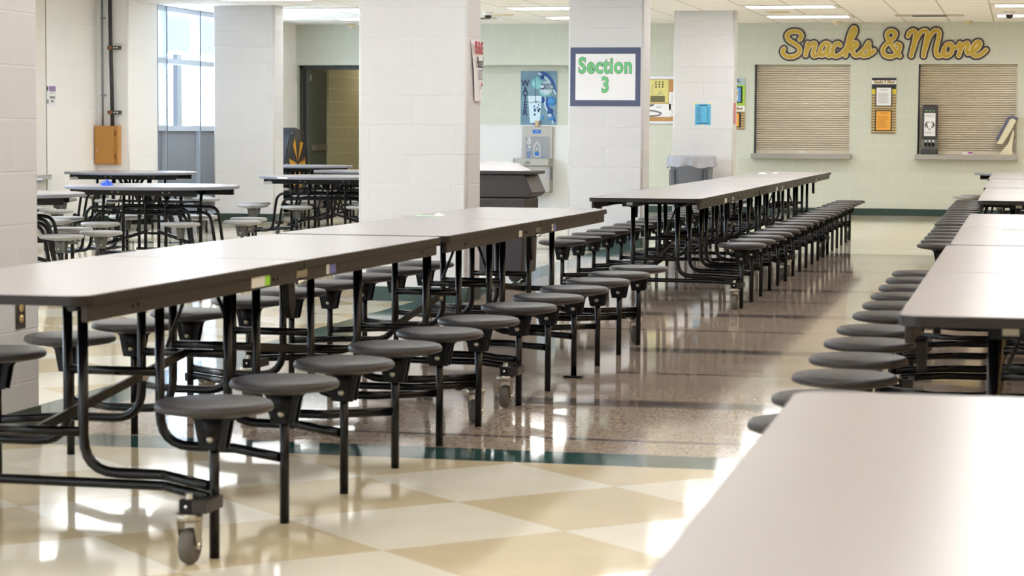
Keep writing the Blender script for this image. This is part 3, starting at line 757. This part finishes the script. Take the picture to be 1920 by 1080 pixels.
text('lettering', 'Snacks & More', 0.06, INK, bd, (0, -0.0135, 0.305), fat=0.003, sx=0.78, shear=0.3)
text('lettering', 'Snacks & More', 0.06, GOLD, bd, (0, -0.0148, 0.305), fat=0.0008, sx=0.78, shear=0.3)
f = MB().box(-0.14, 0.12, -0.02, -0.012, 0.03, 0.25).build('sheet_frame', BLK, t)
MB().box(-0.125, 0.095, -0.0215, -0.02, 0.045, 0.235).build('orange_sheet', ORG, f); lines(f, -0.1, 0.07, 0.08, 0.19, 4, -0.0215, plain('brown_ink', rgb(176, 110, 40), 0.6))

# cork board between the columns
CORK = plain('cork', rgb(190, 146, 92), 0.8, var=0.2, scale=200)
t = thing('cork_board', 'cork notice board in a white frame between the sign column and far column', 'notice board', (-5.3, YB, 1.30))
MB().box(-0.62, 0.62, -0.012, 0, 0.0, 0.68).build('cork', CORK, t)
fr_ = MB()
for a in ((-0.64, 0.64, 0.0, 0.035), (-0.64, 0.64, 0.65, 0.69), (-0.64, -0.61, 0.0, 0.69), (0.61, 0.64, 0.0, 0.69)): fr_.box(a[0], a[1], -0.025, 0, a[2], a[3])
fr_.build('frame', plain('white_frame', rgb(226, 230, 236), 0.4), t)
def flyer(name, x, z, w_, h_, mat, label):
    o = MB().box(-w_/2, w_/2, -0.002, 0, 0, h_).build(name, mat, None, (x, YB-0.0125, z)); return tag(o, label, 'paper')
f = flyer('flyer', -5.24, 1.605, 0.33, 0.335, plain('yellow_paper', rgb(222, 214, 132), 0.55), 'yellow printed flyer pinned at the top of the cork board')
MB().box(-0.10, 0.115, -0.003, -0.002, 0.01, 0.10).build('dark_block', plain('olive_ink', rgb(112, 108, 72), 0.6), f)
m = MB()
for i in range(3):
    for j in range(3): m.box(-0.03+0.05*i, -0.008+0.05*i, -0.003, -0.002, 0.22+0.035*j, 0.24+0.035*j)
m.build('print', INK, f)
strokes([[(0.0, 0.11), (0.03, 0.15), (0.07, 0.17)], [(0.02, 0.12), (0.05, 0.14), (0.09, 0.12)], [(-0.06, 0.12), (-0.08, 0.2), (-0.06, 0.27)]], 0.004, lambda x, z: (x, z), -0.003, -0.002).build('print', GREYINK, f)
f = flyer('brochure', -5.255, 1.40, 0.44, 0.19, PAPER, 'white landscape brochure with grey swoosh below the yellow flyer')
strokes([[(-0.20, 0.085), (-0.08, 0.09), (0.03, 0.07), (0.075, 0.05), (0.03, 0.02), (-0.1, 0.008)]], 0.011, lambda x, z: (x, z), -0.003, -0.002).build('swoosh', plain('mid_grey_ink', rgb(104, 104, 108), 0.6), f)
MB().prism([(-0.21, 0.185), (-0.21, 0.13), (-0.12, 0.135), (-0.04, 0.16), (-0.02, 0.185)], -0.003, -0.002, 'xz').build('grey_corner', plain('mid_grey_ink', rgb(104, 104, 108), 0.6), f)
lines(f, 0.0, 0.1, 0.12, 0.155, 2, -0.002, GREYINK)
f = flyer('notice', -4.98, 1.50, 0.17, 0.26, PAPER, 'white notice beside the yellow flyer on the cork board, cut by the far column'); lines(f, -0.06, 0.07, 0.04, 0.24, 9, -0.002)
f = flyer('notice', -4.97, 1.41, 0.14, 0.08, PAPER, 'small white slip under the taller notice on the cork board'); lines(f, -0.05, 0.05, 0.02, 0.07, 3, -0.002)

# ------------------------------------------------------------------ water alcove
YA = YB+0.35
t = thing('water_poster', 'blue poster reading WATER above the bottle filler', 'poster', (-7.085, YA, 1.275))
kk = NT('blue_poster_ground'); n_ = kk.noise(kk.coord(), 4, 4)
kk.set(kk.mix(n_, rgb(70, 100, 128), rgb(136, 176, 192)), 0.45)
MB().box(-0.275, 0.275, -0.014, 0, 0, 0.80).build('board', kk.m, t)
B1, B2, B3, B4 = plain('deep_blue_print', rgb(34, 78, 150), 0.45), plain('azure_print', rgb(70, 140, 206), 0.45), plain('aqua_print', rgb(140, 206, 214), 0.45), plain('ice_print', rgb(200, 226, 240), 0.45)
NAVY = plain('navy_ink', rgb(30, 38, 84), 0.5)
def disc(par, name, x, z, r, mat, y):
    return MB().lathe([(0, -0.0008), (r, -0.0008), (r, 0), (0, 0)], axis='y', c=(x, y, z), n=28).build(name, mat, par)
for pth in ([(0.04, 0.775), (0.13, 0.74), (0.21, 0.64), (0.248, 0.5)], [(0.12, 0.42), (0.13, 0.3), (0.19, 0.18), (0.245, 0.06)]): strokes([pth], 0.022, lambda x, z: (x, z), -0.0146, -0.014).build('swoosh', B1, t)
for pth in ([(0.0, 0.77), (0.1, 0.7), (0.19, 0.6), (0.255, 0.46)], [(0.10, 0.40), (0.10, 0.28), (0.17, 0.15), (0.22, 0.03)]): strokes([pth], 0.010, lambda x, z: (x, z), -0.0156, -0.0148).build('swoosh', B4, t)
for x, z, r, m_, y in ((0.11, 0.52, 0.105, B3, -0.0168), (0.12, 0.55, 0.10, B4, -0.0172), (-0.02, 0.62, 0.09, B3, -0.0152), (0.05, 0.71, 0.035, B1, -0.0162), (0.10, 0.745, 0.02, B1, -0.0162),
                       (0.205, 0.35, 0.068, B2, -0.0153), (0.05, 0.37, 0.045, B1, -0.0158), (0.18, 0.20, 0.045, B1, -0.0158), (0.19, 0.10, 0.04, B2, -0.0159), (-0.03, 0.05, 0.06, B1, -0.0156), (0.17, 0.14, 0.028, B4, -0.0164), (0.06, 0.11, 0.025, B2, -0.0163)):
    disc(t, 'bubble', x, z, r, m_, y)
g = MB().prism([(-0.165, 0.43), (0.045, 0.43), (0.02, 0.03), (-0.13, 0.03)], -0.0172, -0.0164, 'xz').build('glass', B4, t)
strokes([[(-0.155, 0.34), (-0.1, 0.325), (-0.05, 0.35), (0.03, 0.33)], [(-0.06, 0.7), (-0.045, 0.55), (-0.05, 0.4), (-0.04, 0.33)]], 0.004, lambda x, z: (x, z), -0.0180, -0.0172).build('pour', NAVY, g)
for i in range(14): disc(g, 'droplet', -0.07+0.09*random.random(), 0.14+0.2*random.random(), 0.006+0.012*random.random(), random.choice((NAVY, B1, B2)), -0.0174)
for i, ch in enumerate('WATER'): text('lettering', ch, 0.135, NAVY, t, (-0.205, -0.0186, 0.615-i*0.108), fat=0.004, sx=0.85)
for i, ch in enumerate(('REGULATES', 'BODY', 'TEMPERATURE')): text('lettering', ch, 0.042, NAVY, t, (0.125, -0.0190, 0.60-i*0.032), fat=0.0014, sx=0.86)

t = thing('bottle_filler', 'steel drinking fountain with grey bottle-filling recess on the white alcove panel', 'drinking fountain', (-7.09, YB+0.325, 0))
MB().box(-0.235, 0.235, -0.045, 0, 0.76, 1.245).build('back_panel', STEEL, t, bevel=0.006)
GP = plain('grey_recess', rgb(150, 153, 156), 0.45)
r_ = MB().prism(rrect(-0.185, 0.185, 0.775, 1.10, (0.01, 0.01, 0.05, 0.05)), -0.052, -0.045, 'xz').build('recess', GP, t)
dp = MB().prism(rrect(-0.075, 0.055, 1.145, 1.20, (0.015,)*4), -0.05, -0.045, 'xz').build('display', plain('blue_display', rgb(40, 110, 200), 0.3), t); text('lettering', 'H2O', 0.022, PAPER, dp, (-0.01, -0.052, 1.172))
BLUEP = plain('blue_print', rgb(36, 110, 196), 0.45)
text('lettering', 'H2O', 0.075, BLUEP, r_, (-0.125, -0.0535, 0.845), rot=(PI/2, -PI/2, 0), fat=0.001); text('lettering', 'To Go!', 0.075, PAPER, r_, (-0.125, -0.0535, 0.985), rot=(PI/2, -PI/2, 0), fat=0.001)
strokes([[(-0.045, 0.81), (-0.05, 0.93), (-0.045, 0.96), (-0.02, 0.985), (-0.02, 1.01), (0.015, 1.01), (0.015, 0.985), (0.035, 0.96), (0.04, 0.93), (0.035, 0.81), (-0.045, 0.81)]], 0.004, lambda x, z: (x, z), -0.0530, -0.052).build('bottle_outline', PAPER, r_)
MB().box(-0.04, 0.03, -0.0528, -0.052, 0.81, 0.865).build('water_mark', BLUEP, r_); disc(r_, 'drop_mark', -0.003, 0.915, 0.012, PAPER, -0.0520)
MB().box(0.07, 0.12, -0.0528, -0.052, 0.79, 0.80).build('print', BLUEP, r_)
MB().prism(rrect(-0.32, 0.235, -0.30, 0.0, (0.05, 0.02, 0.0, 0.0)), 0.665, 0.775).build('basin', STEEL, t, bevel=0.006)
MB().box(-0.13, -0.05, -0.305, -0.30, 0.69, 0.735).build('push_bar', plain('grey_button', rgb(128, 128, 126), 0.4), t)
MB().box(-0.20, 0.235, -0.24, 0, 0.27, 0.665).build('chiller_box', STEEL, t, bevel=0.008)
lv = MB()
for i in range(14): lv.box(0.2352, 0.237, -0.22, -0.06, 0.46+i*0.014, 0.468+i*0.014)
lv.build('louvre', GASKET, t)
MB().box(0.195, 0.23, -0.2415, -0.24, 0.45, 0.66).build('vent_slots', GP, t)
t = MB().lathe([(0, 0), (0.030, 0), (0.040, 0.09), (0.036, 0.09), (0.027, 0.006), (0, 0.006)], n=24).build('paper_cup', plain('tan_card', rgb(208, 188, 150), 0.6), None, (-7.10, YB+0.30, 1.245)); tag(t, 'tan paper cup standing on top of the bottle filler', 'cup')

# ------------------------------------------------------------------ doorway, corridor, drum
DGREY = plain('dark_door_paint', rgb(86, 94, 84), 0.45); DFR = plain('dark_frame_paint', rgb(52, 54, 50), 0.45)
dr = struct(thing('door_1', 'x', 'x')); del dr['label']; del dr['category']
fr_ = MB(); y0, y1 = YB+0.13, YB+0.35
fr_.box(DOOR[0], DOOR[0]+0.05, y0, y1, 0, 2.155).box(DOOR[1]-0.05, DOOR[1], y0, y1, 0, 2.155).box(DOOR[0], DOOR[1], y0, y1, 2.095, 2.155)
fr_.build('frame', DFR, dr)
lf = MB().box(DOOR[0]+0.05, DOOR[0]+0.095, y1-0.05, y1+0.84, 0.01, 2.09).build('leaf', DGREY, dr)
MB().box(DOOR[0]+0.095, DOOR[0]+0.15, y1+0.1, y1+0.7, 0.86, 0.95).build('push_bar', plain('bar_metal', rgb(150, 138, 130), 0.35, metal=0.6), lf)
MB().box(DOOR[0]+0.095, DOOR[0]+0.10, y1+0.02, y1+0.04, 1.93, 2.02).build('hinge', PAPER, lf)
wall_y('wall_corridor_left', -11.0, -10.66, YB+1.3, YB+9, [], WALL_OLIVE)
struct(MB().box(-11.0, -10.76, YB+0.35, YB+1.3, 0, CEIL).build('wall_corridor_pier', WALL_OLIVE))
wall_y('wall_corridor_right', -8.6, -8.4, YB+0.35, YB+9, [], WALL_OLIVE)
wall_x('wall_corridor_end', -11.0, -8.4, YB+9, YB+9.2, [], WALL_OLIVE)
struct(MB().box(-11.2, -8.2, YB+0.0, YB+9.2, CEIL, CEIL+0.1).build('ceiling_corridor', TFR))
cl = thing('corridor_light', 'ceiling light inside the corridor beyond the open dark door', 'ceiling light', (-9.7, YB+3.2, CEIL))
link('frame', fme, cl); link('diffuser', MB().box(-0.54, 0.54, -0.26, 0.26, -0.010, -0.002).mesh('diffuser', emitter('corridor_lens', (1, 0.92, 0.74, 1), 9.0)), cl)

NVB = plain('blue_black_shell', rgb(34, 40, 52), 0.4)
t = thing('drum', 'black upright drum with gold wedges on its face, beside the open dark door', 'drum', (-10.5, 31.6, 0))
MB().lathe([(0, -0.22), (0.50, -0.22), (0.52, -0.20), (0.52, 0.18), (0.50, 0.20), (0, 0.20)], axis='x', c=(0, 0, 0.69), n=56).build('drum', NVB, t)
fc = MB().lathe([(0, 0), (0.49, 0), (0.49, 0.006), (0, 0.006)], axis='x', c=(0.20, 0, 0.69), n=56).build('face', BLK, t)
GO = plain('amber_print', rgb(206, 150, 40), 0.45); AM2 = plain('brown_print', rgb(110, 72, 30), 0.5)
for i in range(6):
    a = math.radians(62+60*i)
    for (d0, d1, m_) in ((-0.22, 0.10, GO), (0.10, 0.24, AM2)):
        MB().prism([(0.03*math.cos(a), 0.69+0.03*math.sin(a)), (0.40*math.cos(a+d0), 0.69+0.40*math.sin(a+d0)), (0.34*math.cos(a+d1), 0.69+0.34*math.sin(a+d1))], 0.206, 0.209, 'yz').build('wedge', m_, fc)
rb = MB()
for i in range(12): rb.lathe([(0, 0), (0.010, 0), (0.008, 0.008), (0, 0.008)], axis='x', c=(0.20, 0.507*math.cos(PI*i/6), 0.69+0.507*math.sin(PI*i/6)), n=10)
rb.build('bolt', CHROME, t)
MB().box(-0.2, 0.2, -0.42, -0.36, 0, 0.42).box(-0.2, 0.2, 0.36, 0.42, 0, 0.42).box(-0.2, 0.2, -0.42, 0.42, 0.0, 0.05).build('stand', BRK, t)

# ------------------------------------------------------------------ bins
BIN = plain('charcoal_bin_plastic', rgb(58, 55, 57), 0.5, var=0.08, scale=200, bump=0.04)
BAG = plain('clear_bag_film', rgb(196, 198, 206), 0.25)
t = thing('hopper_bin', 'tall charcoal wheeled bin with open slanted hopper and white bag, beside the broad central column', 'bin', (-4.13, 17.55, 0))
MB().prism([(-0.33, 0.06), (0.335, 0.06), (0.355, 0.665), (-0.35, 0.665)], -0.25, 0.25, 'xz').build('body', BIN, t, bevel=0.02)
hop = MB().prism([(-0.38, 0.665), (0.37, 0.665), (0.41, 0.70), (0.345, 0.845), (-0.38, 0.845)], -0.25, 0.25, 'xz').build('hopper', BIN, t, bevel=0.008)
MB().prism([(0.29, 0.84), (0.335, 0.84), (0.405, 0.705), (0.35, 0.70)], -0.256, -0.25, 'xz').build('rib', BIN, hop)
MB().prism([(0.372, 0.72), (0.395, 0.72), (0.348, 0.83), (0.325, 0.83)], -0.2, 0.2, 'xz').build('opening', BRK, hop)
MB().box(-0.39, 0.40, -0.27, 0.27, 0.845, 0.872).build('rim', BIN, t, bevel=0.006)
for x in (-0.26, 0.26):
    for y in (-0.18, 0.18): MB().lathe([(0, -0.02), (0.05, -0.02), (0.05, 0.02), (0, 0.02)], axis='y', c=(x, y, 0.05), n=20).build('wheel', RUBBER, t)
def crumple(name, w_, d_, h_, n, mat, parent, loc, seed):
    rnd = random.Random(seed); vs = []; fs = []
    for j in range(n+1):
        for i in range(n+1):
            u, v = i/n*2-1, j/n*2-1
            e = max(0, 1-max(abs(u), abs(v))**2)
            vs.append((u*w_/2, v*d_/2, (e**0.6)*h_*(0.55+0.6*rnd.random())))
    for j in range(n):
        for i in range(n): fs.append((j*(n+1)+i, j*(n+1)+i+1, (j+1)*(n+1)+i+1, (j+1)*(n+1)+i))
    return MB().add(vs, fs, True).build(name, mat, parent, loc)
crumple('bin_bag', 0.50, 0.40, 0.075, 10, plain('white_bag_film', rgb(232, 232, 236), 0.3), t, (0.06, 0, 0.868), 3)
GBIN = plain('slate_bin_plastic', rgb(112, 117, 130), 0.5)
t = thing('trash_can', 'round grey trash can with a pale plastic bag over its rim, by the far column', 'trash can', (-4.18, 29.22, 0))
MB().lathe([(0, 0), (0.225, 0), (0.23, 0.01), (0.275, 0.72), (0.292, 0.73), (0.292, 0.86), (0.28, 0.86), (0.26, 0.72), (0.22, 0.02), (0, 0.02)], n=48).build('body', GBIN, t)
rb = MB()
for s in (-1, 1):
    for k_ in range(4): rb.box(s*0.20-0.004+0.022*k_*s*0.9, s*0.20+0.004+0.022*k_*s*0.9, -0.232+0.028*k_, -0.20, 0.25, 0.70)
rb.build('rib', GBIN, t)
vs = []; fs = []; rnd = random.Random(5); N = 72
for j, (r, z) in enumerate(((0.26, 0.80), (0.285, 0.872), (0.300, 0.878), (0.308, 0.86), (0.315, 0.80), (0.325, 0.76), (0.330, 0.735))):
    for i in range(N):
        a = 2*PI*i/N; wv = (0.004+0.006*max(0, j-2))*math.sin(9*a+j*0.6)*math.sin(5*a+1)+0.004*(rnd.random()-0.5)*max(0, j-1)
        dz = 0.010*math.sin(3*a+0.7)*(j == 6)+0.012*math.sin(7*a)*(j >= 5)
        vs.append(((r+wv)*math.cos(a), (r+wv)*math.sin(a), z+dz))
for j in range(6):
    for i in range(N): fs.append((j*N+i, j*N+(i+1) % N, (j+1)*N+(i+1) % N, (j+1)*N+i))
kk = NT('translucent_bag'); kk.set(rgb(182, 184, 194), 0.25); kk.b.inputs['Alpha'].default_value = 0.72; kk.bump(kk.noise(kk.coord(), 14, 4), 0.5, 0.01)
MB().add(vs, fs, True).build('bin_bag', kk.m, t)
MB().box(-0.008, 0.008, -0.266, -0.258, 0.655, 0.672).build('mark', YEL, t)

# ------------------------------------------------------------------ signs on the columns
YS = 22.85
t = thing('section_sign', 'framed paper sign reading Section 3 in green on a white column', 'sign', (-4.165, YS, 1.44))
NV = plain('navy_card', rgb(70, 80, 112), 0.35, var=0.12, scale=6)
MB().box(-0.362, 0.362, -0.004, 0, 0, 0.595).build('backing', NV, t)
pg = MB().box(-0.308, 0.310, -0.006, -0.004, 0.062, 0.530).build('page', PAPER, t)
GRNP = plain('green_marker', rgb(112, 198, 132), 0.55, var=0.16, scale=40)
text('lettering', 'Section', 0.222, INK, t, (0.0, -0.0072, 0.405), fat=0.0098, sx=0.78, depth=0.0005, space=1.08); text('lettering', 'Section', 0.222, GRNP, t, (0.0, -0.0085, 0.405), fat=0.0066, sx=0.78, depth=0.0005, space=1.08)
text('lettering', '3', 0.215, INK, t, (0.0, -0.0072, 0.21), fat=0.0098, sx=0.78, depth=0.0005); text('lettering', '3', 0.215, GRNP, t, (0.0, -0.0085, 0.21), fat=0.0066, sx=0.78, depth=0.0005)
t = MB().box(-0.105, 0.105, -0.002, 0, 0, 0.275).build('price_list', plain('blue_paper', rgb(92, 178, 218), 0.55), None, (-4.095, 29.6, 1.275)); tag(t, 'bright blue price list sheet taped to the far column', 'paper')
BI = plain('blue_ink', rgb(34, 84, 120), 0.6)
lines(t, -0.05, 0.055, 0.245, 0.262, 1, -0.002, BI, False, 0.8); lines(t, -0.085, -0.01, 0.045, 0.235, 15, -0.002, BI); lines(t, 0.05, 0.08, 0.045, 0.235, 15, -0.002, BI, False); lines(t, -0.085, 0.085, 0.01, 0.03, 1, -0.002, BI, False, 0.7)
TP = plain('masking_tape', rgb(228, 216, 158), 0.6)
MB().box(-0.125, -0.08, -0.003, -0.002, 0.268, 0.288).box(0.07, 0.11, -0.003, -0.002, 0.27, 0.295).box(-0.02, 0.015, -0.003, -0.002, -0.018, 0.004).build('tape', TP, t)
t = MB().box(0, 0.002, -0.11, 0.11, 0, 0.277).build('pink_sheet', plain('pink_paper', rgb(206, 130, 136), 0.55), None, (-3.695, 29.72, 1.287)); tag(t, 'pink sheet on the side face of the far column', 'paper')
# hand-lettered strip on the side of the central column
t = thing('paper_notice', 'hand-lettered paper strip starting PLEASE on the side of the broad central column', 'sign', (-3.731, 15.43, 1.39))
vs = []; fs = []
for i in range(13):
    z = 0.42*i/12; c_ = 0.02*math.sin(i/12*PI)+0.012*(1-i/12); l_ = -0.155+0.10*(1-i/12); r2 = 0.155
    vs += [(0.003+c_*0.4, l_, z), (0.003+c_, (l_+r2)/2, z), (0.003+c_*0.3, r2, z)]
for i in range(12): fs += [(3*i, 3*i+1, 3*i+4, 3*i+3), (3*i+1, 3*i+2, 3*i+5, 3*i+4)]
vs += [(x-0.0015, y, z) for x, y, z in vs]; n0 = 39
fs += [tuple(n0+i for i in reversed(f_)) for f_ in fs]
MB().add(vs, fs).build('sheet', PAPER, t)
RED = plain('red_marker', rgb(176, 40, 46), 0.6)
RZ = (PI/2, 0, PI/2)
text('lettering', 'PLEASE', 0.115, RED, t, (0.026, 0.0, 0.365), rot=RZ, fat=0.004, sx=0.66)
text('lettering', 'Please!', 0.11, INK, t, (0.028, 0.015, 0.265), rot=RZ, sx=0.66, shear=0.3)
text('lettering', 'USE', 0.105, GREYINK, t, (0.030, 0.03, 0.18), rot=RZ, sx=0.75)
text('lettering', 'a', 0.05, GREYINK, t, (0.030, 0.02, 0.10), rot=RZ)
MB().lathe([(0, 0), (0.014, 0), (0.014, 0.002), (0.007, 0.002), (0.007, 0)], axis='x', c=(0.028, 0.075, 0.115), n=20).build('red_ring', RED, t)

# ------------------------------------------------------------------ left wall: outlet, cabinet, pipes, notices, white door
t = thing('wall_outlet', 'electrical outlet with a dark plate low on the tan column', 'outlet', (-3.75, 8.078, 0.475))
MB().box(0, 0.006, -0.040, 0.040, -0.058, 0.058).build('plate', plain('dark_steel_plate', rgb(86, 78, 78), 0.35, metal=0.6), t, bevel=0.002)
IV = plain('ivory_plastic', rgb(214, 186, 122), 0.45)
for z in (-0.021, 0.021):
    s = MB().lathe([(0, 0), (0.0165, 0), (0.0165, 0.003), (0, 0.003)], axis='x', c=(0.006, 0, z), n=24).build('socket', IV, t)
    MB().box(0.009, 0.0096, -0.008, -0.005, z-0.002, z+0.009).box(0.009, 0.0096, 0.005, 0.008, z-0.002, z+0.008).box(0.009, 0.0096, -0.002, 0.002, z-0.011, z-0.006).build('slot', BRK, s)
kk = NT('oak_veneer'); wv = kk.n('ShaderNodeTexWave', bands_direction='X'); mpn = kk.n('ShaderNodeMapping'); kk.l(kk.coord(), mpn.inputs[0]); mpn.inputs['Scale'].default_value = (14, 14, 1.2); kk.l(mpn.outputs[0], wv.inputs[0])
wv.inputs['Distortion'].default_value = 6; wv.inputs['Detail'].default_value = 3; kk.set(kk.mix(wv.outputs['Fac'], rgb(176, 118, 48), rgb(204, 150, 76)), 0.4); OAK = kk.m
t = thing('wall_cabinet', 'small oak wall cabinet hung below the pipes on the white pier', 'cabinet', (-11.04, 26.4, 0.738))
MB().box(-0.155, 0.155, -0.10, 0, 0, 0.477).build('body', OAK, t, bevel=0.004)
dd = MB().box(-0.148, 0.112, -0.118, -0.10, 0.012, 0.465).build('door', OAK, t, bevel=0.004)
disc(dd, 'lock', -0.115, 0.17, 0.010, CHROME, -0.118)
for z in (0.10, 0.38): MB().box(0.108, 0.128, -0.122, -0.10, z-0.03, z+0.03).build('hinge', plain('brass', rgb(140, 104, 48), 0.35, metal=0.7), dd)
GALV = plain('galvanised_pipe', rgb(150, 154, 158), 0.4, metal=0.6)
t = thing('conduit', 'thin grey conduit running down to the oak cabinet', 'pipe', (-11.115, 26.37, 1.21))
MB().tube([(0, 0, 0), (0, 0, CEIL-1.21)], 0.013, 10).build('tube', GALV, t)
for z in (0.38, 1.33): MB().box(-0.02, 0.035, -0.016, 0.03, z-0.01, z+0.01).build('strap', GALV, t)
BPIPE = plain('black_pipe', rgb(48, 46, 48), 0.5, var=0.2, scale=20)
t = thing('cable_riser', 'thick black pipe on slotted brackets above the oak cabinet', 'pipe', (-10.99, 26.35, 1.21))
MB().tube([(0.012, 0, 0), (0.008, 0, 0.4), (-0.006, 0, 1.0), (-0.012, 0, CEIL-1.21)], 0.024, 12).build('tube', BPIPE, t)
for z in (0.17, 0.965):
    s = MB().box(-0.04, 0.115, -0.03, 0.05, z-0.022, z+0.022).build('bracket', plain('dark_green_strut', rgb(52, 56, 46), 0.45), t)
    MB().box(-0.03, 0.02, -0.034, -0.03, z-0.018, z+0.018).build('clamp', plain('rusty_clamp', rgb(150, 96, 66), 0.5, metal=0.4), s)
    MB().box(0.04, 0.06, -0.031, -0.03, z-0.008, z+0.008).box(0.075, 0.10, -0.031, -0.03, z-0.008, z+0.008).build('slot', PAPER, s)
PUR = plain('purple_print', rgb(150, 120, 184), 0.55)
for nm, z0, z1, lab in (('arrow_notice', 1.585, 1.685, 'small purple arrow notice, upper of two on the white left wall'), ('mask_notice', 1.44, 1.58, 'small white notice with grey print below the purple arrow one')):
    t = thing(nm, lab, 'notice', (XL, 25.03, z0))
    MB().box(0, 0.002, -0.14, 0.14, 0, z1-z0).build('sheet', PAPER, t)
    if nm[0] == 'a':
        MB().box(0.002, 0.003, -0.06, 0.13, 0.03, 0.09).build('purple_block', PUR, t)
        MB().prism([(-0.13, 0.07), (-0.105, 0.095), (-0.08, 0.07), (-0.105, 0.02)], 0.002, 0.003, 'yz').build('marker', INK, t)
        MB().box(0.003, 0.0035, -0.04, 0.11, 0.045, 0.06).box(0.002, 0.0035, -0.03, 0.07, 0.008, 0.016).build('print', GREYINK, t)
    else:
        MB().box(0.002, 0.003, -0.04, 0.11, 0.09, 0.12).box(0.002, 0.003, -0.01, 0.07, 0.045, 0.075).box(0.002, 0.003, -0.13, -0.07, 0.03, 0.08).build('print', GREYINK, t)
d2 = struct(thing('door_2', 'x', 'x')); del d2['label']; del d2['category']
DW = plain('white_door_paint', rgb(236, 232, 224), 0.5)
MB().box(XL, XL+0.03, 23.85, 24.82, 0, 2.70).build('leaf', DW, d2)
MB().box(XL, XL+0.036, 24.82, 24.835, 0.3, CEIL).build('edge_seal', plain('seal_grey', rgb(160, 158, 150), 0.5), d2)
MB().box(XL+0.03, XL+0.11, 23.9, 24.80, 0.585, 0.64).build('push_bar', CHROME, d2, bevel=0.01)

# ------------------------------------------------------------------ things on the ceiling
CRM = plain('cream_plastic', rgb(224, 214, 180), 0.5)
def detector(x, y, label):
    t = thing('smoke_detector', label, 'smoke detector', (x, y, CEIL))
    MB().lathe([(0, 0), (0.075, 0), (0.072, -0.02), (0.045, -0.045), (0, -0.045)], n=28).build('body', CRM, t)
    MB().lathe([(0, -0.045), (0.022, -0.045), (0.018, -0.068), (0, -0.068)], n=16).build('sensor', PAPER, t)
detector(-9.82, 32.70, 'smoke detector on the ceiling just left of the broad central column'); detector(-2.62, 32.74, 'smoke detector above the k of the gold Snacks word'); detector(-0.80, 32.74, 'smoke detector above the r of the gold More word')
def dome(x, y, label, z=CEIL):
    t = thing('dome_camera', label, 'camera', (x, y, z))
    MB().lathe([(0, 0), (0.07, 0), (0.07, -0.03), (0.055, -0.045), (0, -0.045)], n=28).build('housing', PAPER, t)
    MB().lathe([(0.05, -0.045), (0.047, -0.065), (0.034, -0.085), (0.018, -0.093), (0, -0.095)], n=24).build('dome', plain('smoked_dome', rgb(20, 20, 24), 0.1), t)
dome(-6.99, 29.6, 'white dome camera on the ceiling in front of the water alcove'); dome(-0.21, 30.2, 'dome camera on the ceiling by the light at the right edge')
def disc_t(x, y, label):
    t = MB().lathe([(0, -0.012), (0.15, -0.012), (0.165, 0), (0, 0)], n=36).build('ceiling_speaker', CRM, None, (x, y, CEIL)); tag(t, label, 'speaker')
disc_t(-6.96, 30.3, 'flat cream ceiling disc behind the white dome camera'); disc_t(-3.18, 30.0, 'flat cream ceiling disc between two lights above the Snacks word')
def vent(x, y, w_, label):
    t = thing('ceiling_vent', label, 'vent', (x, y, CEIL))
    MB().box(-w_/2, w_/2, -0.15, 0.15, -0.012, 0).build('frame', plain('grey_vent', rgb(196, 190, 172), 0.5), t)
    s = MB()
    for i in range(6): s.box(-w_*0.25, w_*0.25, -0.11+i*0.04, -0.09+i*0.04, -0.018, -0.012)
    s.build('slat', GASKET, t)
vent(-7.55, 31.1, 0.6, 'ceiling vent beside the broad central column, near the alcove'); vent(-1.26, 31.0, 0.9, 'ceiling vent over the menu board between the shutters')

# ------------------------------------------------------------------ scraps left on the tables
def scrap(name, x, y, z, w_, d_, h_, mat, label, seed):
    o = crumple(name, w_, d_, h_, 6, mat, None, (x, y, z+0.001), seed); return tag(o, label, 'scrap')
scrap('blue_wrapper', -7.73, 18.42, RT, 0.10, 0.07, 0.05, plain('blue_film', rgb(40, 90, 220), 0.35), 'bright blue wrapper lying on the round table', 1)
scrap('green_smear', -2.99, 11.30, TZ, 0.14, 0.10, 0.004, plain('pale_green_gel', rgb(176, 214, 176), 0.4), 'pale green smear on the far half of the second left-row table', 2)
scrap('paper_scrap', -2.93, 11.33, TZ, 0.05, 0.04, 0.015, PAPER, 'white scrap beside the green smear on the left-row table', 3)
scrap('paper_scrap', -2.68, 24.0, TZ, 0.09, 0.07, 0.015, PAPER, 'larger white scrap on the furthest middle-row table', 4)
scrap('paper_scrap', -2.58, 24.3, TZ, 0.05, 0.05, 0.012, PAPER, 'smaller white scrap right of the larger one on the furthest middle-row table', 6)
scrap('green_smear', -0.02, 10.72, TZ, 0.14, 0.10, 0.004, plain('pale_green_gel', rgb(176, 214, 176), 0.4), 'pale green smear on the right-row table at the photo edge', 7)
